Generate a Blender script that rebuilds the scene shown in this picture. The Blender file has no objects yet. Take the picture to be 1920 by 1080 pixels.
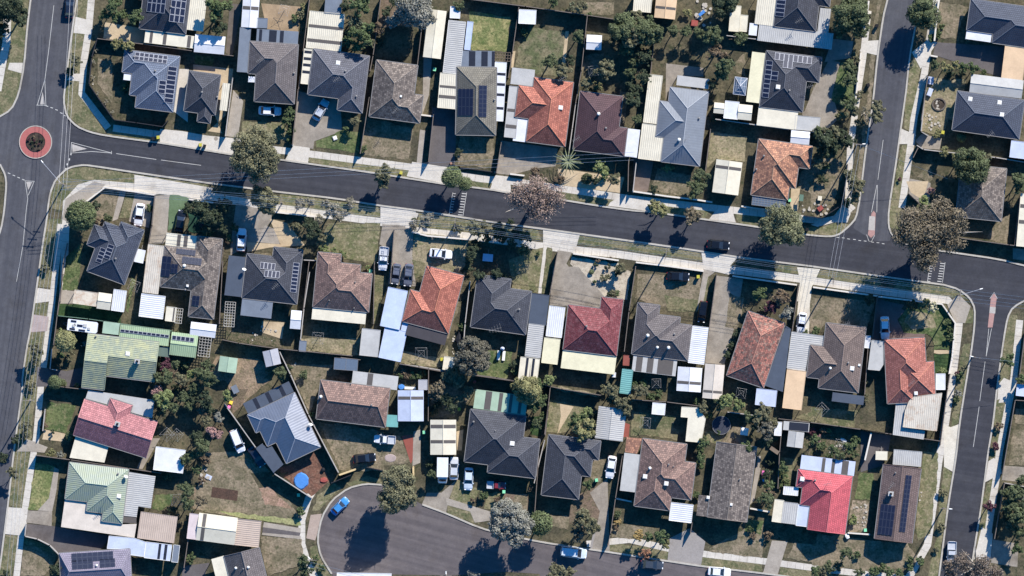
import bpy, bmesh, math, random
from mathutils import Vector, Matrix, noise
from mathutils.geometry import delaunay_2d_cdt
random.seed(11)
SC = bpy.context.scene
COL = SC.collection
R = math.radians
PX = 0.105                                   # metres per photo pixel on the ground
# ---- camera -------------------------------------------------------------------------------
cam = bpy.data.cameras.new('camera'); camo = bpy.data.objects.new('camera', cam); COL.objects.link(camo)
CAMH = 1500.0
cam.sensor_width = 36; cam.lens = 36*CAMH/(1920*PX); cam.clip_start = 50; cam.clip_end = 6000
camo.location = (0, 0, CAMH); camo.rotation_euler = (0, 0, 0)
SC.camera = camo
# ---- sky, sun, exposure ---------------------------------------------------------------------
SUN_AZ, SUN_EL = 30.0, 33.0
w = bpy.data.worlds.new('World'); SC.world = w; w.use_nodes = True
nt = w.node_tree; nt.nodes.clear()
sky = nt.nodes.new('ShaderNodeTexSky'); sky.sky_type = 'NISHITA'; sky.sun_disc = False
sky.sun_elevation = R(SUN_EL); sky.sun_rotation = R(SUN_AZ); sky.air_density = 1.0; sky.dust_density = 0.3; sky.ozone_density = 2.5
bg = nt.nodes.new('ShaderNodeBackground'); bg.inputs[1].default_value = 0.105
wo = nt.nodes.new('ShaderNodeOutputWorld')
hs = nt.nodes.new('ShaderNodeHueSaturation'); hs.inputs['Saturation'].default_value = 1.5
nt.links.new(sky.outputs[0], hs.inputs['Color']); tn = nt.nodes.new('ShaderNodeMix'); tn.data_type = 'RGBA'; tn.blend_type = 'MULTIPLY'; tn.inputs[0].default_value = 1; tn.inputs[7].default_value = (1.0, .93, 1.0, 1)
nt.links.new(hs.outputs[0], tn.inputs[6]); nt.links.new(tn.outputs[2], bg.inputs[0]); nt.links.new(bg.outputs[0], wo.inputs[0])
sl = bpy.data.lights.new('sun', 'SUN'); sl.energy = 4.6; sl.angle = R(0.5); sl.color = (1.0, 0.945, 0.875)
so = bpy.data.objects.new('sun', sl); COL.objects.link(so)
d = Vector((math.sin(R(SUN_AZ))*math.cos(R(SUN_EL)), math.cos(R(SUN_AZ))*math.cos(R(SUN_EL)), math.sin(R(SUN_EL))))
so.rotation_euler = d.to_track_quat('Z', 'Y').to_euler(); so.location = d*300
SC.view_settings.view_transform = 'Standard'; SC.view_settings.look = 'None'
SC.view_settings.exposure = 1.05; SC.view_settings.gamma = 1.0
SC.cycles.max_bounces = 3; SC.cycles.diffuse_bounces = 1; SC.cycles.glossy_bounces = 2
SC.render.film_transparent = False

# ---- coordinates: a plan drawn in photo pixels, TX/TY/TS set the patch being surveyed -----------
TX = TY = 0.0; TS = 1/4.8
def T(x, y):
    global TX, TY, TS
    TX, TY, TS = x, y, 1/4.8
def S1():
    global TX, TY, TS
    TX, TY, TS = 0, 0, 1.0
def M(x, y):                                  # plan point -> metres, y still pointing down the plan
    return ((TX+x*TS-960)*PX, (TY+y*TS-540)*PX)
def UV_(p, a):                                # rotate plan metres into a frame turned by a degrees
    c, s = math.cos(R(a)), math.sin(R(a)); return (p[0]*c+p[1]*s, -p[0]*s+p[1]*c)
def XY_(q, a):
    c, s = math.cos(R(a)), math.sin(R(a)); return (q[0]*c-q[1]*s, q[0]*s+q[1]*c)

# ---- materials ------------------------------------------------------------------------------
MATS = {}
def srgb(r, g, b):
    f = lambda c: ((c/255+0.055)/1.055)**2.4 if c/255 > 0.04045 else c/255/12.92
    y = .3*r+.59*g+.11*b; k = .9; r, g, b = y+(r-y)*k, y+(g-y)*k, y+(b-y)*k
    return (f(r), f(g), f(b), 1)
def mk(name):
    m = bpy.data.materials.new(name); m.use_nodes = True; t = m.node_tree
    return m, t, t.nodes['Principled BSDF']
def N(t, typ, **kw):
    n = t.nodes.new(typ)
    for k, v in kw.items():
        if k.startswith('i_'): n.inputs[int(k[2:]) if k[2:].isdigit() else k[2:].replace('_', ' ')].default_value = v
        else: setattr(n, k, v)
    return n
def mixc(t, fac, a, b, mode='MIX'):
    n = t.nodes.new('ShaderNodeMix'); n.data_type = 'RGBA'; n.blend_type = mode
    for sock, v in ((0, fac), (6, a), (7, b)):
        if isinstance(v, (int, float)): n.inputs[sock].default_value = v
        elif isinstance(v, tuple): n.inputs[sock].default_value = v
        else: t.links.new(v, n.inputs[sock])
    return n.outputs[2]
def wnoise(t, scale, detail=3, rough=.6, stretch=None):
    g = t.nodes.new('ShaderNodeNewGeometry')
    n = N(t, 'ShaderNodeTexNoise'); n.inputs['Scale'].default_value = scale
    n.inputs['Detail'].default_value = detail; n.inputs['Roughness'].default_value = rough
    if stretch:
        mp = t.nodes.new('ShaderNodeMapping'); mp.inputs['Scale'].default_value = stretch[:3]
        rt_ = t.nodes.new('ShaderNodeVectorRotate'); rt_.rotation_type = 'Z_AXIS'; rt_.inputs['Angle'].default_value = R(-stretch[3])
        t.links.new(g.outputs['Position'], rt_.inputs['Vector']); t.links.new(rt_.outputs[0], mp.inputs[0]); t.links.new(mp.outputs[0], n.inputs['Vector'])
    else: t.links.new(g.outputs['Position'], n.inputs['Vector'])
    return n.outputs['Fac']
def ramp(t, fac, lo, hi, a=0.0, b=1.0):
    r = t.nodes.new('ShaderNodeMapRange'); r.clamp = True
    r.inputs[1].default_value = lo; r.inputs[2].default_value = hi; r.inputs[3].default_value = a; r.inputs[4].default_value = b
    t.links.new(fac, r.inputs[0]); return r.outputs[0]
def sc(c, k): return (c[0]*k, c[1]*k, c[2]*k, 1)
def ground_mat(name, c1, c2, c3=None, s1=.35, s2=2.2, lo=.42, hi=.58, fine=.36, rough=.95):
    m, t, b = mk(name)
    gd = lambda c: None if c is None else (lambda y: (y+(c[0]-y)*.95, y+(c[1]-y)*.95, y+(c[2]-y)*.95, 1))(.3*c[0]+.59*c[1]+.11*c[2])
    c1, c2, c3 = gd(c1), gd(c2), gd(c3)
    f1 = ramp(t, wnoise(t, s1, 5, .65), lo, hi); f2 = ramp(t, wnoise(t, s2, 4, .7), .35, .65)
    col = mixc(t, f1, c1, c2)
    if c3: col = mixc(t, ramp(t, wnoise(t, s1*2.7, 4, .7), .52, .66), col, c3)
    col = mixc(t, f2, mixc(t, 1.0, col, (1-fine, 1-fine, 1-fine, 1), 'MULTIPLY'), mixc(t, 1.0, col, (1+fine*.8, 1+fine*.8, 1+fine*.8, 1), 'MULTIPLY'))
    t.links.new(col, b.inputs['Base Color']); b.inputs['Roughness'].default_value = rough
    b.inputs['Specular IOR Level'].default_value = .15
    bp = N(t, 'ShaderNodeBump'); bp.inputs['Strength'].default_value = .5; bp.inputs['Distance'].default_value = .08
    t.links.new(wnoise(t, 4, 3, .7), bp.inputs['Height']); t.links.new(bp.outputs[0], b.inputs['Normal'])
    MATS[name] = m; return m
def hard_mat(name, c, var=.12, slab=None, stain=.25, crack=False, spec=.2, streak=None):
    m, t, b = mk(name)
    f = ramp(t, wnoise(t, .55, 5, .7), .35, .65)
    col = mixc(t, f, sc(c, 1-stain*.6), sc(c, 1+var))
    col = mixc(t, ramp(t, wnoise(t, 2.6, 4, .75), .35, .68), mixc(t, 1.0, col, (.86, .85, .84, 1), 'MULTIPLY'), col)
    col = mixc(t, ramp(t, wnoise(t, 9, 2, .6), .3, .7), mixc(t, 1.0, col, (.88, .88, .88, 1), 'MULTIPLY'), mixc(t, 1.0, col, (1.1, 1.1, 1.1, 1), 'MULTIPLY'))
    col = mixc(t, ramp(t, wnoise(t, .18, 4, .6), .56, .7), col, mixc(t, 1.0, col, (.78, .76, .74, 1), 'MULTIPLY'))
    if streak is not None:                      # tyre wear runs along the road
        col = mixc(t, ramp(t, wnoise(t, 1.0, 3, .6, (.018, .9, 1, streak)), .42, .62), mixc(t, 1.0, col, (.88, .88, .9, 1), 'MULTIPLY'), mixc(t, 1.0, col, (1.12, 1.11, 1.1, 1), 'MULTIPLY'))
        col = mixc(t, ramp(t, wnoise(t, .09, 4, .7), .5, .62), col, mixc(t, 1.0, col, (1.14, 1.13, 1.1, 1), 'MULTIPLY'))
    t.links.new(col, b.inputs['Base Color']); b.inputs['Roughness'].default_value = .9; b.inputs['Specular IOR Level'].default_value = spec
    MATS[name] = m; return m
def roof_tile(name, c, c2=None, mott=.35, lichen=None):
    m, t, b = mk(name)
    uv = t.nodes.new('ShaderNodeUVMap')
    br = N(t, 'ShaderNodeTexBrick'); br.offset = .5
    br.inputs['Scale'].default_value = 1; br.inputs['Brick Width'].default_value = .42; br.inputs['Row Height'].default_value = .44
    br.inputs['Mortar Size'].default_value = .05; br.inputs['Mortar Smooth'].default_value = .6; br.inputs['Bias'].default_value = 0
    br.inputs['Color1'].default_value = sc(c, 1.0+mott*.5); br.inputs['Color2'].default_value = sc(c2 or c, 1.0-mott*.35); br.inputs['Mortar'].default_value = sc(c, .45)
    t.links.new(uv.outputs[0], br.inputs['Vector'])
    col = mixc(t, ramp(t, wnoise(t, .7, 5, .7), .35, .65), mixc(t, 1.0, br.outputs[0], (.84, .84, .85, 1), 'MULTIPLY'), mixc(t, 1.0, br.outputs[0], (1.13, 1.12, 1.1, 1), 'MULTIPLY'))
    if lichen: col = mixc(t, ramp(t, wnoise(t, 1.6, 5, .75), .5, .66, 0, .75), col, lichen)
    t.links.new(col, b.inputs['Base Color']); b.inputs['Roughness'].default_value = .75; b.inputs['Specular IOR Level'].default_value = .3
    wv = N(t, 'ShaderNodeTexWave'); wv.bands_direction = 'Y'; wv.wave_profile = 'SAW'; wv.inputs['Scale'].default_value = 1/.44*.159*2
    wv.inputs['Distortion'].default_value = 0
    t.links.new(uv.outputs[0], wv.inputs['Vector'])
    bp = N(t, 'ShaderNodeBump'); bp.inputs['Strength'].default_value = .7; bp.inputs['Distance'].default_value = .05
    t.links.new(wv.outputs['Fac'], bp.inputs['Height']); t.links.new(bp.outputs[0], b.inputs['Normal'])
    MATS[name] = m; return m
def metal(name, c, rib=0, stain=.14, rust=None, rough=.45, met=0.0, moss=None):
    m, t, b = mk(name)
    col = mixc(t, ramp(t, wnoise(t, .5, 5, .7), .35, .68), sc(c, 1-stain), sc(c, 1.04))
    col = mixc(t, ramp(t, wnoise(t, 3.5, 3, .7), .35, .7), mixc(t, 1.0, col, (.92, .92, .92, 1), 'MULTIPLY'), col)
    if rust: col = mixc(t, ramp(t, wnoise(t, .55, 5, .8), .5, .68, 0, .8), col, rust)
    if moss: col = mixc(t, ramp(t, wnoise(t, .9, 5, .8), .42, .62, 0, .8), col, moss)
    if rib:
        uv = t.nodes.new('ShaderNodeUVMap')
        wv = N(t, 'ShaderNodeTexWave'); wv.bands_direction = 'X' if rib != 2 else 'Y'; wv.wave_profile = 'SIN'; wv.inputs['Scale'].default_value = (.8 if rib < 3 else .6)
        t.links.new(uv.outputs[0], wv.inputs['Vector'])
        rb = ramp(t, wv.outputs['Fac'], .0, .35 if rib < 3 else .12)
        col = mixc(t, rb, mixc(t, 1.0, col, ((.76, .76, .78, 1) if rib < 3 else (.86, .86, .88, 1)), 'MULTIPLY'), col)
        bp = N(t, 'ShaderNodeBump'); bp.inputs['Strength'].default_value = .6 if rib < 3 else .1; bp.inputs['Distance'].default_value = .05
        t.links.new(wv.outputs['Fac'], bp.inputs['Height']); t.links.new(bp.outputs[0], b.inputs['Normal'])
    t.links.new(col, b.inputs['Base Color']); b.inputs['Roughness'].default_value = rough; b.inputs['Metallic'].default_value = met
    b.inputs['Specular IOR Level'].default_value = .3
    MATS[name] = m; return m
def plain(name, c, rough=.6, spec=.3, coat=0, met=0):
    m, t, b = mk(name)
    col = mixc(t, ramp(t, wnoise(t, 2.5, 4, .7), .35, .7), sc(c, .88), sc(c, 1.05))
    t.links.new(col, b.inputs['Base Color']); b.inputs['Roughness'].default_value = rough; b.inputs['Specular IOR Level'].default_value = spec
    b.inputs['Coat Weight'].default_value = coat; b.inputs['Coat Roughness'].default_value = .08; b.inputs['Metallic'].default_value = met
    MATS[name] = m; return m
def leafd(c): y = .3*c[0]+.59*c[1]+.11*c[2]; return (y+(c[0]-y)*.85, y+(c[1]-y)*.85, y+(c[2]-y)*.85, 1)
def leafm(name, c, hue=.25, c2=None):
    m, t, b = mk(name)
    g = t.nodes.new('ShaderNodeNewGeometry')
    c2 = c2 or (c[0]*1.5, c[1]*1.35, c[2]*1.4, 1)
    c = leafd(c); c2 = leafd(c2)
    col = mixc(t, g.outputs['Random Per Island'], sc(c, .6), c2)
    col = mixc(t, ramp(t, wnoise(t, .9, 3, .6), .35, .65), mixc(t, 1.0, col, (.75, .75, .72, 1), 'MULTIPLY'), mixc(t, 1.0, col, (1.2, 1.2, 1.1, 1), 'MULTIPLY'))
    t.links.new(col, b.inputs['Base Color']); b.inputs['Roughness'].default_value = .7; b.inputs['Specular IOR Level'].default_value = .2
    MATS[name] = m; return m
g = ground_mat
g('base', srgb(70,66,50), srgb(92,84,62), srgb(54,58,38), .3, 2.5)
g('dry', srgb(126,112,90), srgb(100,92,70), srgb(82,80,56), .35, 2.6)
g('drylight', srgb(140,126,98), srgb(116,108,80), srgb(98,98,64), .4, 2.6)
g('lawn', srgb(64,80,44), srgb(90,98,58), srgb(112,108,74), .3, 2.4)
g('lawngold', srgb(96,104,58), srgb(132,126,80), srgb(76,92,46), .3, 2.4)
g('lawnmix', srgb(84,90,58), srgb(114,106,80), srgb(62,68,46), .35, 2.6)
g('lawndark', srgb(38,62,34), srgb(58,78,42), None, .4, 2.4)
g('lawnpale', srgb(92,112,80), srgb(80,100,68), None, .3, 2.4, fine=.15)
g('verge', srgb(82,86,56), srgb(110,103,74), srgb(128,116,88), .4, 2.6)
g('verge2', srgb(116,108,78), srgb(92,94,60), srgb(136,124,96), .4, 2.6)
g('lime', srgb(122,128,76), srgb(140,136,90), None, .4, 2.6)
g('dirt', srgb(110,92,76), srgb(96,84,66), srgb(88,80,58), .5, 3)
g('tandirt', srgb(140,118,94), srgb(116,100,80), srgb(96,90,62), .4, 3)
g('dirtred', srgb(112,76,60), srgb(92,66,54), srgb(122,92,74), .5, 3)
g('pinkdirt', srgb(150,118,98), srgb(130,106,84), None, .5, 3)
g('mulchbrown', srgb(80,60,50), srgb(70,54,46), None, .8, 5)
g('garden', srgb(92,84,64), srgb(60,66,42), srgb(120,104,84), .9, 4)
g('gravel', srgb(176,164,142), srgb(158,146,126), srgb(136,124,106), .5, 5, fine=.15)
g('shellgarden', srgb(150,132,112), srgb(104,96,74), srgb(70,72,46), 1.2, 5)
g('pondgreen', srgb(40,78,58), srgb(30,58,46), None, .5, 2)
g('mulch', srgb(52,44,40), srgb(70,60,50), None, 1.2, 5)
h = hard_mat
h('asphalt', srgb(57,58,64), .12, stain=.22, streak=-8); h('asphaltw', srgb(73,74,79), .12, stain=.2, streak=83)
h('asphalt2', srgb(92,86,86), .08, stain=.2, streak=-15)
h('path', srgb(188,181,168), .06, stain=.18)
h('pathcream', srgb(196,188,170), .06, stain=.14)
h('pathgrey', srgb(140,134,128), .06, stain=.14)
h('pathpink', srgb(160,142,128), .06, stain=.14)
h('conc', srgb(152,143,130), .08, stain=.25)
h('concold', srgb(140,131,118), .12, stain=.4)
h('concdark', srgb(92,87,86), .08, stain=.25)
h('tan', srgb(178,158,126), .08, stain=.2)
h('tanpave', srgb(150,128,100), .1, stain=.35)
h('brickgrey', srgb(96,88,80), .15, stain=.4)
h('brickred', srgb(142,78,66), .12, stain=.3)
h('pinkconc', srgb(160,144,138), .06, stain=.2)
h('pinkbrown', srgb(110,92,86), .08, stain=.2)
h('gravelbrown', srgb(112,98,88), .1, stain=.25)
h('islandconc', srgb(166,160,152), .05, stain=.15)
h('islandred', srgb(164,126,118), .06, stain=.2)
h('kerb', srgb(168,162,150), .06, stain=.2)
h('paint', srgb(178,176,170), .05, stain=.15)
rt = roof_tile
rt('charcoal', srgb(62,64,72)); rt('grey', srgb(84,85,93)); rt('greybrown', srgb(92,86,86))
rt('slate', srgb(88,98,116), mott=.15); rt('slatedark', srgb(64,70,84), mott=.18); rt('weathered', srgb(112,102,94), srgb(84,76,72), .6)
rt('olive', srgb(104,100,90), mott=.3); rt('orange', srgb(164,98,80), srgb(144,82,68), .3); rt('maroon', srgb(78,56,60), mott=.2)
rt('tanorange', srgb(168,118,90), srgb(120,84,72), .4); rt('brown', srgb(126,100,90), srgb(104,84,78), .4); rt('red', srgb(120,58,62), srgb(106,50,54), .25, srgb(138,92,92))
rt('mottled', srgb(146,90,76), srgb(88,72,68), .8, srgb(140,124,108)); rt('darkbrowntile', srgb(104,90,84), mott=.35); rt('darkbrownflat', srgb(98,82,78), mott=.3)
rt('redorange', srgb(158,98,86), srgb(146,86,74), .25); rt('pinkred', srgb(164,106,108), srgb(144,90,94), .22); rt('pinkbright', srgb(182,80,88), srgb(174,76,84), .15)
rt('lilac', srgb(120,114,130), mott=.12); rt('weatheredflat', srgb(112,102,94), srgb(84,76,72), .6)
DEFM = {'white': (203,203,204), 'offwhite': (170,168,162), 'cream': (205,196,172), 'pale yellow': (208,200,164), 'peach': (204,172,134), 'peachwhite': (196,184,168),
 'pinkwhite': (196,180,176), 'bluewhite': (176,184,202), 'paleblue': (172,184,206), 'bluegrey': (108,116,126), 'silver': (160,160,164), 'slatemetal': (72,80,92), 'mint': (150,172,146),
 'greendark': (92,108,96), 'darkbrown': (66,62,64), 'teal': (100,156,150), 'beige': (180,160,142), 'brickred': (140,74,60)}
for k, c in DEFM.items():
    for rb in (0, 1, 2): metal(k+('_r%d' % rb if rb else ''), srgb(*c), rb)
metal('rustcream', srgb(196,184,162), 0, rust=srgb(160,126,98)); metal('rustcream_r1', srgb(192,182,164), 1, rust=srgb(160,132,106))
metal('greenmetal', srgb(124,134,116), 2, moss=srgb(156,156,112)); metal('greenmetal2', srgb(140,150,134), 1, moss=srgb(140,148,118)); metal('mintmetal', srgb(152,172,132), 1)
metal('seam', srgb(112,118,126), 3, rough=.6); metal('zinc', srgb(138,141,148), 3, rough=.42, met=.8)
metal('zincflat', srgb(96,106,122), 0)
plain('glass', (.10,.13,.17,1), .12, .6); plain('glassbrown', (.10,.085,.07,1), .3, .4); plain('band', srgb(86,80,74), .4, .4); plain('banddark', srgb(40,42,50), .3, .4)
plain('gutter', srgb(120,118,116)); plain('fascia', srgb(70,68,68)); plain('ridge', srgb(130,126,124)); plain('ridgedark', srgb(70,72,80))
plain('brickwall', srgb(150,110,90), .9); plain('whitepaint', srgb(214,212,204), .5); plain('timber', srgb(110,94,78), .9); plain('timbergrey', srgb(96,88,80), .9)
plain('black', (.012,.012,.014,1), .5); plain('pvcell', (.012,.016,.035,1), .35, .3); plain('pvframe', srgb(170,172,178), .4); plain('pvframedark', srgb(60,66,84), .4)
plain('tyre', (.02,.02,.02,1), .9); plain('rim', (.4,.4,.42,1), .4, met=.6); plain('carglass', (.015,.02,.03,1), .08, .6); plain('lamp', (.8,.8,.78,1), .2); plain('taillamp', (.4,.02,.02,1), .3)
for k, c in {'white': (206,208,210), 'silver': (170,174,180), 'steel': (92,96,108), 'navy': (24,32,48), 'black': (16,17,20), 'paleblue': (182,194,204), 'redcar': (120,34,42), 'bluecar': (52,126,188), 'darkgrey': (56,62,70), 'cream': (206,198,176)}.items():
    plain('car_'+k, srgb(*c), .3, .4, .6)
plain('fence_t', srgb(104,94,86), .9); plain('fence_d', srgb(40,40,46), .8); plain('fence_m', srgb(156,150,142), .6); plain('fence_w', srgb(196,188,174), .8)
plain('fence_g', srgb(84,110,92), .6); plain('fence_y', srgb(196,170,120), .8)
plain('bin', srgb(24,34,30), .6); plain('binblack', srgb(18,18,20), .6); plain('lidy', srgb(176,166,50), .5); plain('lidg', srgb(120,200,150), .5)
plain('pole', srgb(120,110,100), .9); plain('wire', srgb(176,174,172), .5); plain('bark', srgb(104,92,80), .9); plain('barkpale', srgb(176,166,152), .8)
plain('tarpblue', srgb(60,120,190), .5); plain('rock', srgb(164,156,142), .9); plain('lattice', srgb(168,162,150), .7); plain('pinktoy', srgb(226,110,170), .5); plain('bluetoy', srgb(70,170,220), .5); plain('redtoy', srgb(150,72,62), .5)
plain('net', (.03,.035,.05,1), .8); plain('redpave', srgb(160,88,82), .9); plain('yellowtoy', srgb(230,190,60), .5)
L_ = lambda n, a, b, c, c2=None: leafm('leaf_'+n, (a, b, c, 1), c2=c2)
L_('green', .062,.085,.036); L_('olive', .105,.108,.056); L_('dark', .035,.052,.026); L_('leaf', .062,.095,.034); L_('lime', .13,.17,.055); L_('yellow', .15,.155,.06)
L_('ball', .085,.115,.045); L_('yellowball', .17,.18,.07); L_('silver', .17,.18,.15); L_('pale', .17,.165,.12); L_('soft', .10,.12,.07); L_('rust', .12,.09,.055)
L_('brown', .20,.15,.125); L_('burg', .075,.026,.038); L_('pink', .24,.14,.13); L_('gold', .28,.2,.06); L_('orange', .30,.15,.08); L_('whiteflower', .35,.35,.22)
L_('euc', .105,.12,.062); L_('eucbig', .12,.105,.07); L_('greyolive', .095,.095,.07); L_('ballred', .045,.06,.025); L_('bare', .16,.15,.1); L_('brownsoft', .12,.10,.08); L_('palm', .15,.18,.09)
L_('rustolive', .125,.108,.066); L_('olivebig', .12,.125,.066)
# ---- object helpers --------------------------------------------------------------------------
def mesh(name, verts, faces, mats, midx=None, uvs=None, smooth=False):
    me = bpy.data.meshes.new(name); me.from_pydata([tuple(v) for v in verts], [], faces)
    for m in mats: me.materials.append(MATS[m])
    if midx:
        for p, i in zip(me.polygons, midx): p.material_index = i
    if uvs:
        l = me.uv_layers.new(name='UVMap')
        k = 0
        for p, fu in zip(me.polygons, uvs):
            for j in range(len(p.vertices)): l.data[p.loop_start+j].uv = fu[j]
    if smooth:
        for p in me.polygons: p.use_smooth = True
    me.update(); return me
def link(name, me, parent=None, loc=(0, 0, 0), rz=0):
    o = bpy.data.objects.new(name, me); COL.objects.link(o); o.location = loc
    if rz: o.rotation_euler = (0, 0, rz)
    if parent: o.parent = parent
    return o
class MB:
    def __init__(s): s.v = []; s.f = []; s.m = []; s.u = []
    def face(s, pts, mi=0, uv=None):
        k = len(s.v); s.v += [tuple(p) for p in pts]; s.f.append(list(range(k, k+len(pts)))); s.m.append(mi)
        s.u.append(uv or [(p[0], p[1]) for p in pts])
    def box(s, x0, y0, z0, x1, y1, z1, mi=0):
        P = [(x0, y0), (x1, y0), (x1, y1), (x0, y1)]; s.prism(P, z0, z1, mi)
    def prism(s, P, z0, z1, mi=0, side=None):
        a = sum(P[i][0]*P[(i+1) % len(P)][1]-P[(i+1) % len(P)][0]*P[i][1] for i in range(len(P)))
        if a < 0: P = P[::-1]
        n = len(P); k = len(s.v)
        s.v += [(p[0], p[1], z0) for p in P]+[(p[0], p[1], z1) for p in P]
        s.f.append([k+n+i for i in range(n)]); s.m.append(mi); s.u.append(list(P))
        s.f.append([k+i for i in range(n)][::-1]); s.m.append(mi); s.u.append(list(P)[::-1])
        for i in range(n):
            j = (i+1) % n; s.f.append([k+i, k+j, k+n+j, k+n+i]); s.m.append(mi if side is None else side); s.u.append([P[i], P[j], P[j], P[i]])
    def bar(s, a, b, r, mi=0, n=4, r2=None):
        a, b = Vector(a), Vector(b); d = b-a
        if d.length < 1e-5: return
        q = d.to_track_quat('Z', 'Y'); r2 = r if r2 is None else r2; k = len(s.v)
        for c, rr in ((a, r), (b, r2)):
            for i in range(n):
                t = 2*math.pi*(i+.5)/n; s.v.append(tuple(c+q @ Vector((math.cos(t)*rr, math.sin(t)*rr, 0))))
        for i in range(n):
            j = (i+1) % n; s.f.append([k+i, k+j, k+n+j, k+n+i]); s.m.append(mi); s.u.append([(0, 0)]*4)
        s.f.append([k+i for i in range(n)][::-1]); s.m.append(mi); s.u.append([(0, 0)]*n)
        s.f.append([k+n+i for i in range(n)]); s.m.append(mi); s.u.append([(0, 0)]*n)
    def disc(s, cx, cy, z0, z1, r, n=20, mi=0, jit=0):
        s.prism([(cx+math.cos(2*math.pi*i/n)*r*(1+random.uniform(-jit, jit)), cy+math.sin(2*math.pi*i/n)*r*(1+random.uniform(-jit, jit))) for i in range(n)], z0, z1, mi)
    def build(s, name, mats, parent=None, loc=(0, 0, 0), smooth=False, rz=0):
        return link(name, mesh(name, s.v, s.f, mats, s.m, s.u, smooth), parent, loc, rz)
THINGS = []                                    # things whose label is finished at the end
HOUSES = []
def thing(name, cat, x, y, label=None, desc=None, group=None, z=0.0, rz=0.0):
    o = bpy.data.objects.new(name, None); COL.objects.link(o); o.location = (x, -y, z); o.rotation_euler = (0, 0, rz); o.empty_display_size = .5
    reg(o, cat, x, y, label, desc, group); return o
def reg(o, cat, x, y, label=None, desc=None, group=None):
    o['category'] = cat
    if group: o['group'] = group
    if label: o['label'] = label
    else: THINGS.append((o, desc, x, y))
def struct(o, kind='structure'): o['kind'] = kind; return o

# ---- convex clipping for roof envelopes ---------------------------------------------------------
def clip(P, a, b, c):                          # keep a*u+b*v+c >= 0
    out = []; n = len(P)
    for i in range(n):
        p, q = P[i], P[(i+1) % n]; dp = a*p[0]+b*p[1]+c; dq = a*q[0]+b*q[1]+c
        if dp >= 0: out.append(p)
        if (dp > 0 and dq < 0) or (dp < 0 and dq > 0):
            t = dp/(dp-dq); out.append((p[0]+(q[0]-p[0])*t, p[1]+(q[1]-p[1])*t))
    return out
def area(P): return abs(sum(P[i][0]*P[(i+1) % len(P)][1]-P[(i+1) % len(P)][0]*P[i][1] for i in range(len(P))))/2 if len(P) > 2 else 0
class Roof:
    def __init__(s, rects, tan):               # rects: u0,u1,v0,v1,style
        s.R = []
        for (u0, u1, v0, v1, st) in rects:
            pl = {}
            f = {'W': 1, 'E': 1, 'N': 1, 'S': 1}
            if st == 'gu': f.pop('W'); f.pop('E')
            elif st == 'gv': f.pop('N'); f.pop('S')
            elif st == 'hs':
                if u1-u0 > v1-v0: f['W'] = f['E'] = 2.0
                else: f['N'] = f['S'] = 2.0
            elif st:
                for ch in st: f.pop(ch)
            for k, m in f.items():
                t = tan*m
                pl[k] = {'W': (t, 0, -t*u0), 'E': (-t, 0, t*u1), 'N': (0, t, -t*v0), 'S': (0, -t, t*v1)}[k]
            s.R.append((u0, u1, v0, v1, pl))
    def at(s, u, v):                           # height, plane, id
        best = None
        for i, (u0, u1, v0, v1, pl) in enumerate(s.R):
            if u < u0-1e-6 or u > u1+1e-6 or v < v0-1e-6 or v > v1+1e-6: continue
            k = min(pl, key=lambda q: pl[q][0]*u+pl[q][1]*v+pl[q][2]); h = pl[k][0]*u+pl[k][1]*v+pl[k][2]
            if best is None or h > best[0]+1e-5: best = (h, pl[k], (i, k))
        return best
    def pieces(s):
        out = []
        for i, (u0, u1, v0, v1, pl) in enumerate(s.R):
            for k, p in pl.items():
                P = [(u0, v0), (u1, v0), (u1, v1), (u0, v1)]
                for k2, q in pl.items():
                    if k2 != k and len(P) > 2: P = clip(P, q[0]-p[0], q[1]-p[1], q[2]-p[2])
                Ps = [P] if area(P) > 1e-3 else []
                for j, (a0, a1, b0, b1, pj) in enumerate(s.R):
                    if j == i: continue
                    e = 1e-4 if j > i else -1e-4
                    hp = [(1, 0, -a0), (-1, 0, a1), (0, 1, -b0), (0, -1, b1)]+[(q[0]-p[0], q[1]-p[1], q[2]-p[2]-e) for q in pj.values()]
                    nx = []
                    for Q in Ps:
                        for h in hp:
                            o = clip(Q, -h[0], -h[1], -h[2])
                            if area(o) > 4e-3: nx.append(o)
                            Q = clip(Q, *h)
                            if area(Q) < 4e-3: Q = []; break
                    Ps = nx
                out += [(Q, p, (i, k)) for Q in Ps]
        return out
def snap(vals, tol):
    vs = sorted(set(vals)); m = {}; grp = []
    for v in vs:
        if grp and v-grp[0] < tol: grp.append(v)
        else:
            if grp: a = grp[0]; m.update({g_: a for g_ in grp})
            grp = [v]
    if grp: m.update({g_: grp[0] for g_ in grp})
    return m
TILE_RIDGE = {'charcoal': (100,102,110), 'grey': (128,130,138), 'greybrown': (124,118,118), 'slate': (150,160,176), 'slatedark': (100,108,122), 'weathered': (142,130,120), 'olive': (128,122,110),
 'orange': (206,128,98), 'maroon': (104,80,84), 'tanorange': (190,146,116), 'brown': (158,128,114), 'red': (158,86,88), 'mottled': (190,130,110), 'darkbrowntile': (142,122,112), 'darkbrownflat': (120,98,90),
 'redorange': (204,130,106), 'pinkred': (206,140,138), 'pinkbright': (220,110,116), 'lilac': (150,144,158), 'seam': (180,184,190), 'zinc': (170,176,188), 'greenmetal': (160,170,140), 'greenmetal2': (168,186,166), 'weatheredflat': (140,130,120)}
for k, c in TILE_RIDGE.items(): plain('ridge_'+k, srgb(*[q*.86 for q in c]), .8)
cur = None
SHORT = iter([])
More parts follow.
